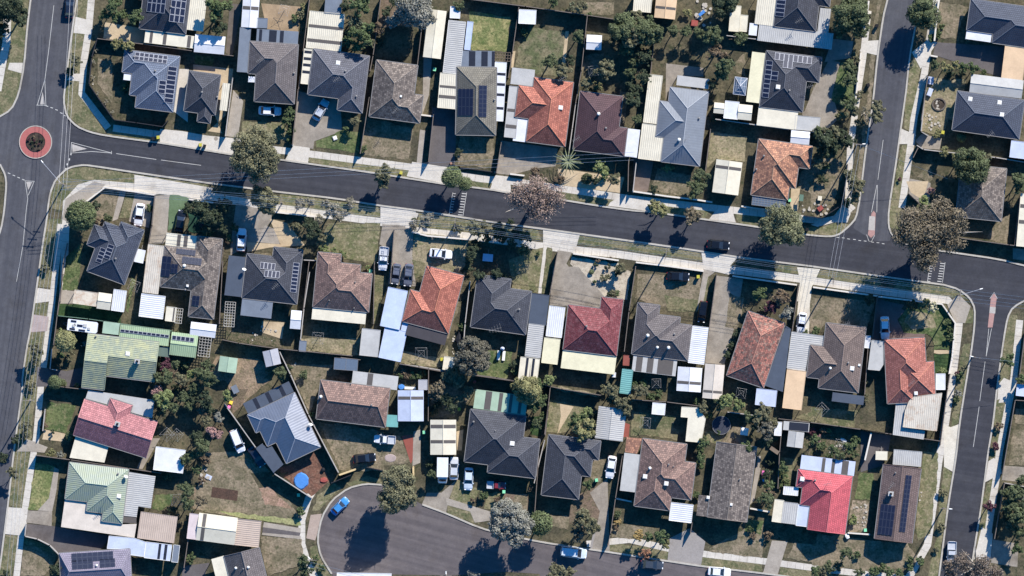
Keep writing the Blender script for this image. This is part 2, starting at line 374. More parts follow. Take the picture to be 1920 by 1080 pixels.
def H(label, ang, mat, rects, pitch=25, seam=0, eave=2.6):
    global cur
    rr = []
    for r in rects:
        st = r[4] if len(r) > 4 else ''
        a = UV_(M(r[0], r[1]), ang); b = UV_(M(r[2], r[3]), ang)
        rr.append([min(a[0], b[0]), max(a[0], b[0]), min(a[1], b[1]), max(a[1], b[1]), st])
    mu = snap([q for r in rr for q in r[:2]], .45); mv = snap([q for r in rr for q in r[2:4]], .45)
    rr = [(mu[r[0]], mu[r[1]], mv[r[2]], mv[r[3]], r[4]) for r in rr]
    rf = Roof(rr, math.tan(R(pitch)))
    cu = (min(r[0] for r in rr)+max(r[1] for r in rr))/2; cv = (min(r[2] for r in rr)+max(r[3] for r in rr))/2
    cx, cy = XY_((cu, cv), ang)
    root = thing('house', 'house', cx, cy, label)
    sh = next(SHORT)
    def P3(q, z): x, y = XY_(q, ang); return (x-cx, -(y-cy), z)
    b = MB(); cap = MB(); gut = MB()
    metalroof = mat in ('seam', 'zinc', 'greenmetal', 'greenmetal2')
    for Q, p, idk in rf.pieces():
        side = idk[1]; t = math.hypot(p[0], p[1]); sl = math.sqrt(1+t*t)
        pts = [P3(q, eave+p[0]*q[0]+p[1]*q[1]+p[2]) for q in Q]
        if side in 'WE': uv = [(q[1], (p[0]*q[0]+p[2])/t*sl) for q in Q]
        else: uv = [(q[0], (p[1]*q[1]+p[2])/t*sl) for q in Q]
        a2 = sum(pts[i][0]*pts[(i+1) % len(pts)][1]-pts[(i+1) % len(pts)][0]*pts[i][1] for i in range(len(pts)))
        if a2 < 0: pts = pts[::-1]; uv = uv[::-1]
        b.face(pts, 0, uv)
        n = len(Q); cxq = sum(q[0] for q in Q)/n; cvq = sum(q[1] for q in Q)/n
        for i in range(n):
            q0, q1 = Q[i], Q[(i+1) % n]; ln = math.hypot(q1[0]-q0[0], q1[1]-q0[1])
            if ln < .12: continue
            m_ = ((q0[0]+q1[0])/2, (q0[1]+q1[1])/2); nx, ny = (q1[1]-q0[1])/ln, -(q1[0]-q0[0])/ln
            if (m_[0]-cxq)*nx+(m_[1]-cvq)*ny < 0: nx, ny = -nx, -ny
            h0 = p[0]*q0[0]+p[1]*q0[1]+p[2]; h1 = p[0]*q1[0]+p[1]*q1[1]+p[2]
            o = rf.at(m_[0]+nx*.06, m_[1]+ny*.06)
            if o is None:                       # outer edge: fascia or gable end, and a gutter on the eaves
                b.face([P3(q0, eave-.2), P3(q1, eave-.2), P3(q1, eave+h1), P3(q0, eave+h0)], 1)
                if h0 < .02 and h1 < .02:
                    d_ = ((q1[0]-q0[0])/ln, (q1[1]-q0[1])/ln)
                    g4 = [(q0[0]+nx*.005, q0[1]+ny*.005), (q1[0]+nx*.005, q1[1]+ny*.005), (q1[0]+nx*.13, q1[1]+ny*.13), (q0[0]+nx*.13, q0[1]+ny*.13)]
                    gut.prism([P3(q, 0)[:2] for q in g4], eave-.12, eave+.0)
                else: cap.bar(P3(q0, eave+h0+.02), P3(q1, eave+h1+.02), .09)
            else:
                hm = (h0+h1)/2; ii = rf.at(m_[0]-nx*.06, m_[1]-ny*.06)
                if ii and o[0]+ii[0] < 2*hm-.008 and abs(o[0]-hm) < .2 and idk < o[2]: cap.bar(P3(q0, eave+h0+.01), P3(q1, eave+h1+.01), .085 if not metalroof else .07, n=6)
    roof = b.build('roof', [mat, 'fascia'], root)
    if cap.f: cap.build('ridge_cap', ['ridge_'+mat], roof)
    if gut.f: gut.build('gutter', ['gutter'], roof)
    wl = MB(); IN = .5                           # walls under the eaves, with windows in the longer runs
    ins = [(r[0]+IN, r[1]-IN, r[2]+IN, r[3]-IN) for r in rr]
    for i, (u0, u1, v0, v1) in enumerate(ins):
        for (a, bb, nx, ny) in (((u0, v0), (u1, v0), 0, -1), ((u1, v0), (u1, v1), 1, 0), ((u1, v1), (u0, v1), 0, 1), ((u0, v1), (u0, v0), -1, 0)):
            ln = math.hypot(bb[0]-a[0], bb[1]-a[1]); ts = [0, 1]
            for j, (c0, c1, d0, d1) in enumerate(ins):
                if j == i: continue
                for val, ax in ((c0, 0), (c1, 0), (d0, 1), (d1, 1)):
                    dd = bb[ax]-a[ax]
                    if abs(dd) > 1e-6:
                        t_ = (val-a[ax])/dd
                        if 0 < t_ < 1: ts.append(t_)
            ts = sorted(set(ts))
            for t0, t1 in zip(ts, ts[1:]):
                if (t1-t0)*ln < .03: continue
                tm = (t0+t1)/2; mx, my = a[0]+(bb[0]-a[0])*tm, a[1]+(bb[1]-a[1])*tm; ok = True
                for j, (c0, c1, d0, d1) in enumerate(ins):
                    if j == i: continue
                    px, py = mx+nx*.01, my+ny*.01
                    if c0 < px < c1 and d0 < py < d1: ok = False
                    if j < i and c0-1e-4 <= mx <= c1+1e-4 and d0-1e-4 <= my <= d1+1e-4: ok = False
                if ok:
                    A = (a[0]+(bb[0]-a[0])*t0, a[1]+(bb[1]-a[1])*t0); B = (a[0]+(bb[0]-a[0])*t1, a[1]+(bb[1]-a[1])*t1)
                    wl.face([P3(A, 0), P3(B, 0), P3(B, eave+.1), P3(A, eave+.1)], 0)
                    L2 = (t1-t0)*ln
                    for kk in range(int(L2//3.4)):
                        f0 = (kk+.5)/(L2//3.4); wx, wy = A[0]+(B[0]-A[0])*f0, A[1]+(B[1]-A[1])*f0; dx, dy = (B[0]-A[0])/L2*.8, (B[1]-A[1])/L2*.8
                        wl.face([P3((wx-dx+nx*.03, wy-dy+ny*.03), .95), P3((wx+dx+nx*.03, wy+dy+ny*.03), .95), P3((wx+dx+nx*.03, wy+dy+ny*.03), 2.15), P3((wx-dx+nx*.03, wy-dy+ny*.03), 2.15)], 1)
    wl.build('wall', ['brickwall', 'carglass'], root)
    cur = dict(root=root, ang=ang, rf=rf, cx=cx, cy=cy, P3=P3, eave=eave, mat=mat, roof=roof, k=0)
    HOUSES.append((sh, cx, cy, math.hypot(max(r[1] for r in rr)-min(r[0] for r in rr), max(r[3] for r in rr)-min(r[2] for r in rr))/2))
def spot(x, y):
    q = UV_(M(x, y), cur['ang']); a = cur['rf'].at(*q); h = a[0] if a else 0.1
    X, Y, _ = cur['P3'](q, 0); return X, Y, cur['eave']+max(h, 0)
def V(x, y, s=.6):
    X, Y, z = spot(x, y); b = MB(); r = .3*s+.05
    b.bar((0, 0, -.1), (0, 0, .35*s+.1), r*.6, 0, 8); b.bar((0, 0, .35*s+.08), (0, 0, .45*s+.2), r, 0, 8, r*.5)
    b.build('roof_vent', ['whitepaint' if s >= .7 else 'gutter'], cur['root'], (X, Y, z), rz=0)
def K(x, y, s=.75):
    X, Y, z = spot(x, y); b = MB(); h = .45*s+.08; b.box(-h, -h, -.25, h, h, .22); b.box(-h*.8, -h*.8, .22, h*.8, h*.8, .26)
    b.build('skylight', ['whitepaint'], cur['root'], (X, Y, z), rz=-R(cur['ang']))
def C(x, y, s=1):
    X, Y, z = spot(x, y); b = MB(); b.box(-.45, -.4, -.6, .45, .4, .9); b.box(-.52, -.47, .9, .52, .47, 1.05, 1); b.box(-.2, -.2, 1.05, .2, .2, 1.3, 2)
    b.build('chimney', ['brickwall', 'offwhite', 'black'], cur['root'], (X, Y, z), rz=-R(cur['ang']))
def DI(x, y):
    X, Y, z = spot(x, y); b = MB(); b.bar((0, 0, 0), (0, 0, .7), .04); b.bar((0, 0, .75), (.05, .15, .85), .38, 0, 12, .42)
    b.build('satellite_dish', ['whitepaint'], cur['root'], (X, Y, z))
def AN(x, y, s=1):
    X, Y, z = spot(x, y); b = MB(); h = 1.6; b.bar((0, 0, -.2), (0, 0, h), .03)
    a = random.uniform(.2, .9); c, s_ = math.cos(a), math.sin(a); b.bar((-c*.8*s, -s_*.8*s, h), (c*.8*s, s_*.8*s, h), .03)
    for k in range(5):
        f = (k/2-1)*.7*s; l = (.28+.08*k)*s; b.bar((c*f-s_*l, s_*f+c*l, h), (c*f+s_*l, s_*f-c*l, h), .022)
    b.build('aerial', ['gutter'], cur['root'], (X, Y, z))
DARKPV = {'olive', 'weathered', 'darkbrownflat', 'lilac'}
def pv_mesh(w_, h_, sx, sy, dark):
    b = MB()                                    # plan frame: y downwards, slope sx, sy per metre; mesh frame flips y
    def q(u, v, dz): return (u, -v, sx*u+sy*v+dz)
    for (k, e, z0, z1) in ((0, 0, .0, .05), (1, .05, .05, .056)):
        c = [(-w_/2+e, -h_/2+e), (w_/2-e, -h_/2+e), (w_/2-e, h_/2-e), (-w_/2+e, h_/2-e)]
        n = len(b.v); b.v += [q(u, v, z0) for u, v in c]+[q(u, v, z1) for u, v in c]
        b.f.append([n+7, n+6, n+5, n+4]); b.m.append(k); b.u.append([(0, 0)]*4)
        for i in range(4):
            j = (i+1) % 4; b.f.append([n+4+i, n+4+j, n+j, n+i]); b.m.append(k); b.u.append([(0, 0)]*4)
    return mesh('solar_panel', b.v, b.f, ['pvframedark' if dark else 'pvframe', 'pvcell'], b.m)
def P(x1, y1, x2, y2, nu, nv):
    ang = cur['ang']; a = UV_(M(x1, y1), ang); b = UV_(M(x2, y2), ang)
    u0, u1 = sorted((a[0], b[0])); v0, v1 = sorted((a[1], b[1])); cu, cv = (u0+u1)/2, (v0+v1)/2
    hit = cur['rf'].at(cu, cv)
    pl = hit[1] if hit else (0, 0, 0); pw, ph = (u1-u0)/nu, (v1-v0)/nv
    me = pv_mesh(pw-.05, ph-.05, pl[0], pl[1], cur['mat'] in DARKPV)
    for i in range(nu):
        for j in range(nv):
            u, v = u0+pw*(i+.5), v0+ph*(j+.5); z = cur['eave']+pl[0]*u+pl[1]*v+pl[2]+.1
            link('solar_panel', me, cur['root'], cur['P3']((u, v), z), -R(ang))
ZK = 0
def rectpoly(r, ang):
    if isinstance(r, list): return [UV_(M(*p), ang) for p in r]
    a = UV_(M(r[0], r[1]), ang); b = UV_(M(r[2], r[3]), ang); u0, u1 = sorted((a[0], b[0])); v0, v1 = sorted((a[1], b[1]))
    return [(u0, v0), (u1, v0), (u1, v1), (u0, v1)]
def slab(Q, z0, z1, mat, parent, name, cx, cy, ang, extra=0):
    b = MB(); pts = [(q[0]-cx, -(q[1]-cy)) for q in Q]; b.prism(pts, z0, z1, 0)
    return b.build(name, [mat], parent, rz=0)
def bandstrip(Q, bands, axis, z, roof, cx, cy, mat, gz=None):
    u0, u1 = min(q[0] for q in Q), max(q[0] for q in Q); v0, v1 = min(q[1] for q in Q), max(q[1] for q in Q)
    for f0, f1 in bands:
        if axis == 'v': r = (u0+.08, u1-.08, v0+(v1-v0)*f0, v0+(v1-v0)*f1)
        else: r = (u0+(u1-u0)*f0, u0+(u1-u0)*f1, v0+.08, v1-.08)
        b = MB()
        if gz is None: b.box(r[0]-cx, -(r[3]-cy), z, r[1]-cx, -(r[2]-cy), z+.02)
        else:
            g, rise = gz; cu, cv = (u0+u1)/2, (v0+v1)/2
            for half in (0, 1):
                if g == 'v':
                    a0, a1 = (r[0], min(cu-.08, r[1])) if half == 0 else (max(cu+.08, r[0]), r[1]); c0, c1 = r[2], r[3]
                else:
                    a0, a1 = r[0], r[1]; c0, c1 = (r[2], min(cv-.08, r[3])) if half == 0 else (max(cv+.08, r[2]), r[3])
                if a1-a0 < .05 or c1-c0 < .05: continue
                hz = (lambda u, v: z+rise*(1-abs(u-cu)/((u1-u0)/2))) if g == 'v' else (lambda u, v: z+rise*(1-abs(v-cv)/((v1-v0)/2)))
                b.face([(u-cx, -(v-cy), hz(u, v)+.03) for u, v in ((a0, c1), (a1, c1), (a1, c0), (a0, c0))])
        b.build('clear_sheet', [mat], roof)
def L(mat, r, ang, bands=None, h=2.42, rib=0, grid=None, name='verandah_roof'):
    global ZK
    ZK += 1; h = h+.011*(ZK % 11); cx, cy = cur['cx'], cur['cy']
    Q = rectpoly(r, ang); c = UV_((cx, cy), ang); m_ = mat+('_r%d' % rib if rib and mat+'_r%d' % rib in MATS else '')
    e = bpy.data.objects.new
    b = MB(); pts = [(q[0]-c[0], -(q[1]-c[1])) for q in Q]; b.prism(pts, h-.1, h, 0)
    roof = b.build(name, [m_], cur['root'], rz=-R(ang))
    if bands: bandstrip(Q, bands, 'u', h, roof, c[0], c[1], 'banddark' if mat in ('bluegrey', 'slatemetal') else 'band')
    if grid: gridbars(Q, grid, h, roof, c)
    for q in Q[:4]:
        mx = sum(k[0] for k in Q)/len(Q); my = sum(k[1] for k in Q)/len(Q); x = q[0]+(mx-q[0])*.04-c[0]; y = -(q[1]+(my-q[1])*.04-c[1])
        p = MB(); p.box(x-.05, y-.05, 0, x+.05, y+.05, h-.1); p.build('post', ['whitepaint'], roof)
def gridbars(Q, grid, h, roof, c):
    u0, u1 = min(q[0] for q in Q), max(q[0] for q in Q); v0, v1 = min(q[1] for q in Q), max(q[1] for q in Q); b = MB()
    for i in range(grid[0]+1):
        u = u0+(u1-u0)*i/grid[0]-c[0]; b.box(u-.025, -(v1-c[1]), h, u+.025, -(v0-c[1]), h+.04)
    for i in range(grid[1]+1):
        v = -(v0+(v1-v0)*i/grid[1]-c[1]); b.box(u0-c[0], v-.025, h+.003, u1-c[0], v+.025, h+.045)
    b.build('glazing_bar', ['gutter'], roof)
def F(kind, desc, mat, r, ang, g=None, bands=None, axis='u', rib=0, slat=0, h=2.45, hh=None, small=0, panels=None, grid=None):
    global ZK
    ZK += 1; h = (hh or h)+.011*(ZK % 11)
    Q = rectpoly(r, ang); c = (sum(q[0] for q in Q)/len(Q), sum(q[1] for q in Q)/len(Q)); x, y = XY_(c, ang)
    pretty = {'shed': 'shed', 'carport': 'carport', 'greenhouse': 'greenhouse', 'trailer': 'trailer', 'pergola': 'pergola', 'cubby': 'playhouse'}[kind]
    name = {'cubby': 'playhouse', 'shed': 'garden_shed'}.get(kind, kind)
    root = thing(name, pretty, x, y, desc=desc, rz=-R(ang))
    m_ = mat+('_r%d' % rib if rib and mat+'_r%d' % rib in MATS else '')
    L0 = [(q[0]-c[0], -(q[1]-c[1])) for q in Q]
    u0, u1 = min(q[0] for q in L0), max(q[0] for q in L0); v0, v1 = min(q[1] for q in L0), max(q[1] for q in L0)
    def posts(hz):
        for q in L0[:4]:
            p = MB(); X, Y = q[0]*.95, q[1]*.95; p.box(X-.05, Y-.05, 0, X+.05, Y+.05, hz); p.build('post', ['whitepaint' if mat != 'timber' else 'timber'], root)
    if kind == 'pergola':
        b = MB(); nx = max(3, int((u1-u0)/.5)); ny = max(3, int((v1-v0)/(.5 if slat == 2 else 1.2)))
        for i in range(nx+1): X = u0+(u1-u0)*i/nx; b.box(X-.04, v0, h, X+.04, v1, h+.12)
        for i in range(ny+1): Y = v0+(v1-v0)*i/ny; b.box(u0, Y-.04, h+.12, u1, Y+.04, h+.2)
        b.build('rafters', [m_], root); posts(h); return
    if g:
        b = MB(); rise = .55 if g == 'v' else .5; e = .12
        if g == 'v':
            rise = (u1-u0)/2*.2; W_ = [((u0, v0), (0, v0), (0, v1), (u0, v1), (0, rise, rise, 0)), ((0, v0), (u1, v0), (u1, v1), (0, v1), (rise, 0, 0, rise))]
            ends = [[(u0, v0, h-.1), (u1, v0, h-.1), (u1, v0, h), (0, v0, h+rise), (u0, v0, h)], [(u1, v1, h-.1), (u0, v1, h-.1), (u0, v1, h), (0, v1, h+rise), (u1, v1, h)]]
            sides = [[(u0, v1, h-.1), (u0, v0, h-.1), (u0, v0, h), (u0, v1, h)], [(u1, v0, h-.1), (u1, v1, h-.1), (u1, v1, h), (u1, v0, h)]]
            rd = ((0, v0, h+rise+.02), (0, v1, h+rise+.02))
        else:
            rise = (v1-v0)/2*.2; W_ = [((u0, v0), (u1, v0), (u1, 0), (u0, 0), (0, 0, rise, rise)), ((u0, 0), (u1, 0), (u1, v1), (u0, v1), (rise, rise, 0, 0))]
            ends = [[(u0, v1, h-.1), (u0, v0, h-.1), (u0, v0, h), (u0, 0, h+rise), (u0, v1, h)], [(u1, v0, h-.1), (u1, v1, h-.1), (u1, v1, h), (u1, 0, h+rise), (u1, v0, h)]]
            sides = [[(u0, v0, h-.1), (u1, v0, h-.1), (u1, v0, h), (u0, v0, h)], [(u1, v1, h-.1), (u0, v1, h-.1), (u0, v1, h), (u1, v1, h)]]
            rd = ((u0, 0, h+rise+.02), (u1, 0, h+rise+.02))
        for q in W_: b.face([(q[k][0], q[k][1], h+q[4][k]) for k in range(4)], 0)
        for q in ends+sides: b.face(q, 0)
        roof = b.build('roof', [m_], root); cp = MB(); cp.bar(rd[0], rd[1], .07); cp.build('ridge_cap', [mat if mat in MATS else m_], roof)
        gz = (g, rise)
    else:
        b = MB(); b.prism(L0, h-.1, h, 0); roof = b.build('roof', [m_], root); gz = None
        if kind in ('shed', 'carport') and not small:
            fl = MB(); n = len(L0)                 # folded metal edging round the sheets
            for i in range(n): a, bb = L0[i], L0[(i+1) % n]; fl.bar((a[0], a[1], h+.01), (bb[0], bb[1], h+.01), .05)
            fl.build('edge_flashing', ['whitepaint' if 'white' in desc else mat if mat in MATS else m_], roof)
    if bands:
        Qc = [(q[0]-c[0], q[1]-c[1]) for q in Q]
        bandstrip(Qc, bands, axis, h, roof, 0, 0, 'banddark' if 'dark' in desc and 'glazed' in desc or 'stripes' in desc else 'band', gz)
    if grid:
        gridbars([(q[0]-c[0], q[1]-c[1]) for q in Q], grid, h, roof, (0, 0))
    if panels:
        for (x1, y1, x2, y2, nu, nv) in panels:
            a = UV_(M(x1, y1), ang); bb = UV_(M(x2, y2), ang); U0, U1 = sorted((a[0]-c[0], bb[0]-c[0])); V0, V1 = sorted((a[1]-c[1], bb[1]-c[1])); pw, ph = (U1-U0)/nu, (V1-V0)/nv
            sy = 0
            if gz: sy = (.2 if (V0+V1)/2 < 0 else -.2)
            me = pv_mesh(pw-.05, ph-.05, 0, sy, False)
            for i in range(nu):
                for j in range(nv):
                    U, W = U0+pw*(i+.5), V0+ph*(j+.5); z = h+.08+(gz[1]*(1-abs(W)/((v1-v0)/2)) if gz else 0); link('solar_panel', me, root, (U, -W, z))
    if kind in ('shed', 'cubby', 'greenhouse', 'trailer'):
        k = .94; b = MB(); z0 = .45 if kind == 'trailer' else 0
        b.prism([(q[0]*k, q[1]*k) for q in L0], z0, h-.1, 0); b.build('wall' if kind != 'trailer' else 'body', [mat if mat in MATS else m_], root)
        if kind == 'trailer':
            for sx in (u0*.8, u1*.8): p = MB(); p.bar((sx-.1*(1 if sx > 0 else -1), 0, .32), (sx+.06*(1 if sx > 0 else -1), 0, .32), .32, 0, 12); p.build('wheel', ['tyre'], root)
            p = MB(); p.bar((0, v1*.9, .5), (0, v1+.9, .45), .06); p.build('drawbar', ['gutter'], root)
        else:
            p = MB(); p.box(-.45, v0*k-.03, 0, .45, v0*k+.01, 1.95); p.build('door', ['fence_m'], root)
    else: posts(h-.1)
def GZ(r, ang):
    Q = rectpoly(r, ang); c = ((Q[0][0]+Q[1][0])/2, (Q[0][1]+Q[2][1])/2); x, y = XY_(c, ang); root = thing('gazebo', 'gazebo', x, y, desc='square glass gazebo with a pyramid roof', rz=-R(ang))
    a, d_ = (Q[1][0]-Q[0][0])/2, (Q[2][1]-Q[0][1])/2; b = MB(); P4 = [(-a, -d_, 2.3), (a, -d_, 2.3), (a, d_, 2.3), (-a, d_, 2.3)]
    for i in range(4): b.face([P4[i], P4[(i+1) % 4], (0, 0, 3.2)])
    rf = b.build('roof', ['glass'], root); b = MB()
    for i in range(4):
        b.bar(P4[i], (0, 0, 3.22), .06); b.bar(P4[i], P4[(i+1) % 4], .06); m_ = [(P4[i][k]+P4[(i+1) % 4][k])/2 for k in range(3)]; b.bar(m_, (0, 0, 3.22), .04)
        for f in (.35, .68): b.bar([P4[i][k]*(1-f)+(0, 0, 3.2)[k]*f for k in range(3)], [P4[(i+1) % 4][k]*(1-f)+(0, 0, 3.2)[k]*f for k in range(3)], .035)
    b.build('glazing_bar', ['pvframe'], rf)
    for q in P4: p = MB(); p.box(q[0]*.95-.05, q[1]*.95-.05, 0, q[0]*.95+.05, q[1]*.95+.05, 2.3); p.build('post', ['whitepaint'], root)
# ---- ground sheets ------------------------------------------------------------------------------
LV = []
def level(P):
    x0, x1 = min(p[0] for p in P), max(p[0] for p in P); y0, y1 = min(p[1] for p in P), max(p[1] for p in P); l = 1
    for (a0, a1, b0, b1, k) in LV:
        if x0 < a1 and x1 > a0 and y0 < b1 and y1 > b0 and k >= l: l = k+1
    LV.append((x0, x1, y0, y1, l)); return l
SOFT = {'dry','drylight','lawn','lawngold','lawnmix','lawndark','verge','verge2','lime','dirt','tandirt','dirtred','pinkdirt','garden','gravel','shellgarden','lawnpale','pondgreen'}
def G(mat, name, pts, raw=False):
    P_ = pts if raw else [M(*p) for p in pts]
    l = level(P_)
    if mat in SOFT:
        out = []
        for i in range(len(P_)):
            a, b = P_[i], P_[(i+1) % len(P_)]; ln = math.hypot(b[0]-a[0], b[1]-a[1]); n = max(1, int(ln/.7))
            for k in range(n):
                f = k/n; x, y = a[0]+(b[0]-a[0])*f, a[1]+(b[1]-a[1])*f
                v = noise.noise_vector(Vector((x*.9, y*.9, 3.1)))*.32+noise.noise_vector(Vector((x*2.7, y*2.7, 9.1)))*.14; out.append((x+v[0], y+v[1]))
        P_ = out
    z = .006*l
    a2 = sum(P_[i][0]*P_[(i+1) % len(P_)][1]-P_[(i+1) % len(P_)][0]*P_[i][1] for i in range(len(P_)))
    V3 = [(x, -y, z) for x, y in P_]
    if a2 > 0: V3 = V3[::-1]
    v2 = [Vector((v[0], v[1])) for v in V3]
    ov, oe, of = delaunay_2d_cdt(v2, [], [list(range(len(v2)))], 1, 1e-4)[:3]
    of = [list(f) if (ov[f[1]]-ov[f[0]]).cross(ov[f[2]]-ov[f[0]]) > 0 else list(f)[::-1] for f in of]
    me = bpy.data.meshes.new(name); me.from_pydata([(v[0], v[1], z) for v in ov], [], of); me.update(); me.materials.append(MATS[mat])
    o = link(name, me); o['kind'] = 'structure'; return o
def offs(pts, wd):
    Lf, Rt = [], []
    for i, p in enumerate(pts):
        a = pts[max(0, i-1)]; b = pts[min(len(pts)-1, i+1)]; dx, dy = b[0]-a[0], b[1]-a[1]; l = math.hypot(dx, dy) or 1
        nx, ny = -dy/l*wd/2, dx/l*wd/2; Lf.append((p[0]+nx, p[1]+ny)); Rt.append((p[0]-nx, p[1]-ny))
    return Lf, Rt
def RB(mat, pts, wd):
    P_ = [M(*p) for p in pts]
    for a, b in zip(P_, P_[1:]):                 # one sheet per slab run so the levels stay low
        pass
    q = [P_[0]]
    for a, b in zip(P_, P_[1:]): q.append(b)
    Lf, Rt = offs(q, wd*PX); G(mat, 'footpath', Lf+Rt[::-1], raw=True)
    jb = MB(); acc = 0; z = .006*LV[-1][4]+.004    # joints between the concrete slabs
    for a, b in zip(q, q[1:]):
        ln = math.hypot(b[0]-a[0], b[1]-a[1]); dx, dy = (b[0]-a[0])/ln, (b[1]-a[1])/ln; s = -acc
        s = 1.6-acc
        while s < ln:
            x, y = a[0]+dx*s, a[1]+dy*s; h = wd*PX/2*.96
            jb.face([(x-dy*h-dx*.03, -(y+dx*h-dy*.03), z), (x-dy*h+dx*.03, -(y+dx*h+dy*.03), z), (x+dy*h+dx*.03, -(y-dx*h+dy*.03), z), (x+dy*h-dx*.03, -(y-dx*h-dy*.03), z)]); s += 1.6
        acc = (ln-(s-1.6)) % 1.6
    if jb.f: o = jb.build('footpath_joints', ['concold']); o['kind'] = 'structure'
def KB(pts):
    P_ = [M(*p) for p in pts]
    Q = [P_[0]]
    for i in range(1, len(P_)-1):                # round the corners a little
        a, b, c = P_[i-1], P_[i], P_[i+1]; Q += [(b[0]*.8+a[0]*.2, b[1]*.8+a[1]*.2), (b[0]*.8+c[0]*.2, b[1]*.8+c[1]*.2)] if math.hypot(b[0]-a[0], b[1]-a[1]) < 12 and math.hypot(b[0]-c[0], b[1]-c[1]) < 12 else [b]
    Q.append(P_[-1]); Lf, Rt = offs(Q, .34); b = MB(); n = len(Q)
    for i in range(n-1):
        a, c, d_, e = Lf[i], Lf[i+1], Rt[i+1], Rt[i]
        V8 = [(p[0], -p[1], z) for z in (0, .14) for p in (a, c, d_, e)]
        for f in ((4, 5, 6, 7), (0, 1, 5, 4), (2, 3, 7, 6)): b.face([V8[k] for k in f][::-1] if f[0] == 4 else [V8[k] for k in f])
    o = b.build('kerb', ['kerb']); o['kind'] = 'structure'
def mz(P_): return .006*level(P_)
def MK(pts, wd):
    if wd < .05: return
    P_ = [M(*p) for p in pts]; Lf, Rt = offs(P_, max(wd, .8)*PX*1.15); z = mz(Lf+Rt); b = MB()
    for i in range(len(P_)-1): b.face([(q[0], -q[1], z) for q in (Lf[i], Rt[i], Rt[i+1], Lf[i+1])])
    o = b.build('lane_marking', ['paint']); o['kind'] = 'structure'
def MKD(c, ln, wd, a):
    x, y = M(*c); l, h = ln*PX/2, wd*PX/2; Q = [XY_(p, a) for p in ((-l, -h), (l, -h), (l, h), (-l, h))]; P_ = [(x+q[0], y+q[1]) for q in Q]; z = mz(P_)
    b = MB(); b.face([(q[0], -q[1], z) for q in P_][::-1]); o = b.build('lane_marking', ['paint']); o['kind'] = 'structure'
bb = MB()
for gi in range(-14, 14):
    for gj in range(-14, 14): bb.face([(gi*25, gj*25, 0), (gi*25+25, gj*25, 0), (gi*25+25, gj*25+25, 0), (gi*25, gj*25+25, 0)])
o = bb.build('ground', ['base']); o['kind'] = 'structure'

# ---- fences ----------------------------------------------------------------------------------------
def FN(st, label, pts):
    P_ = [M(*p) for p in pts]; cx = sum(p[0] for p in P_)/len(P_); cy = sum(p[1] for p in P_)/len(P_)
    hgt = {'t': 2.0, 'd': 1.9, 'm': 1.85, 'w': .85, 'g': 1.8, 'y': 1.7, 'b': .6}[st]; th = {'t': .09, 'd': .09, 'm': .13, 'w': .26, 'g': .09, 'y': .3, 'b': .1}[st]
    if 'angled fence' in label or 'white post' in label or 'white side' in label: hgt = 1.6
    mt = 'fence_'+{'b': 'd'}.get(st, st)
    wname = 'garden_wall' if st == 'w' else 'fence'
    root = thing(wname, 'wall' if st == 'w' else 'fence', cx, cy, label=label or None, desc={'t': 'timber fence', 'm': 'pale metal fence', 'g': 'green metal fence'}.get(st, 'fence')+(' running up and down' if abs(P_[0][1]-P_[-1][1]) > abs(P_[0][0]-P_[-1][0]) else ' running across'))
    Lf, Rt = offs(P_, th); b = MB()
    for i in range(len(P_)-1):
        b.prism([(q[0]-cx, -(q[1]-cy)) for q in (Lf[i], Lf[i+1], Rt[i+1], Rt[i])], 0, hgt)
        ln = math.hypot(P_[i+1][0]-P_[i][0], P_[i+1][1]-P_[i][1])
    b.build('panel', [mt], root)
    c = MB(); Lf, Rt = offs(P_, th+.05)
    for i in range(len(P_)-1): c.prism([(q[0]-cx, -(q[1]-cy)) for q in (Lf[i], Lf[i+1], Rt[i+1], Rt[i])], hgt, hgt+.05)
    c.build('capping', [mt], root)
    if st != 'w':
        tot = 0
        for a, d_ in zip(P_, P_[1:]):
            ln = math.hypot(d_[0]-a[0], d_[1]-a[1]); n = max(1, int(ln/4.8))
            for k in range(n+1):
                tot += 1
                if tot > 12: break
                x, y = a[0]+(d_[0]-a[0])*k/n-cx, -(a[1]+(d_[1]-a[1])*k/n-cy); p = MB(); r = .08 if st != 'b' else .2; p.box(x-r, y-r, 0, x+r, y+r, hgt+.1); p.build('post', [mt if st != 'b' else 'brickwall'], root)

# ---- cars ---------------------------------------------------------------------------------------------
def loft(b, secs, mi=0):                         # secs: x, half width, z0, z1, round
    prev = None
    for (x, hw, z0, z1) in secs:
        ring = [(x, -hw, z0), (x, -hw, z0+(z1-z0)*.65), (x, -hw*.86, z1), (x, 0, z1+.03), (x, hw*.86, z1), (x, hw, z0+(z1-z0)*.65), (x, hw, z0)]
        k = len(b.v); b.v += ring
        if prev is not None:
            for i in range(6): b.f.append([prev+i, k+i, k+i+1, prev+i+1][::-1]); b.m.append(mi); b.u.append([(0, 0)]*4)
            b.f.append([prev+6, k+6, k, prev][::-1]); b.m.append(mi); b.u.append([(0, 0)]*4)
        else: b.f.append([k+i for i in range(7)]); b.m.append(mi); b.u.append([(0, 0)]*7)
        prev = k
    b.f.append([prev+i for i in range(7)][::-1]); b.m.append(mi); b.u.append([(0, 0)]*7)
CARM = {}
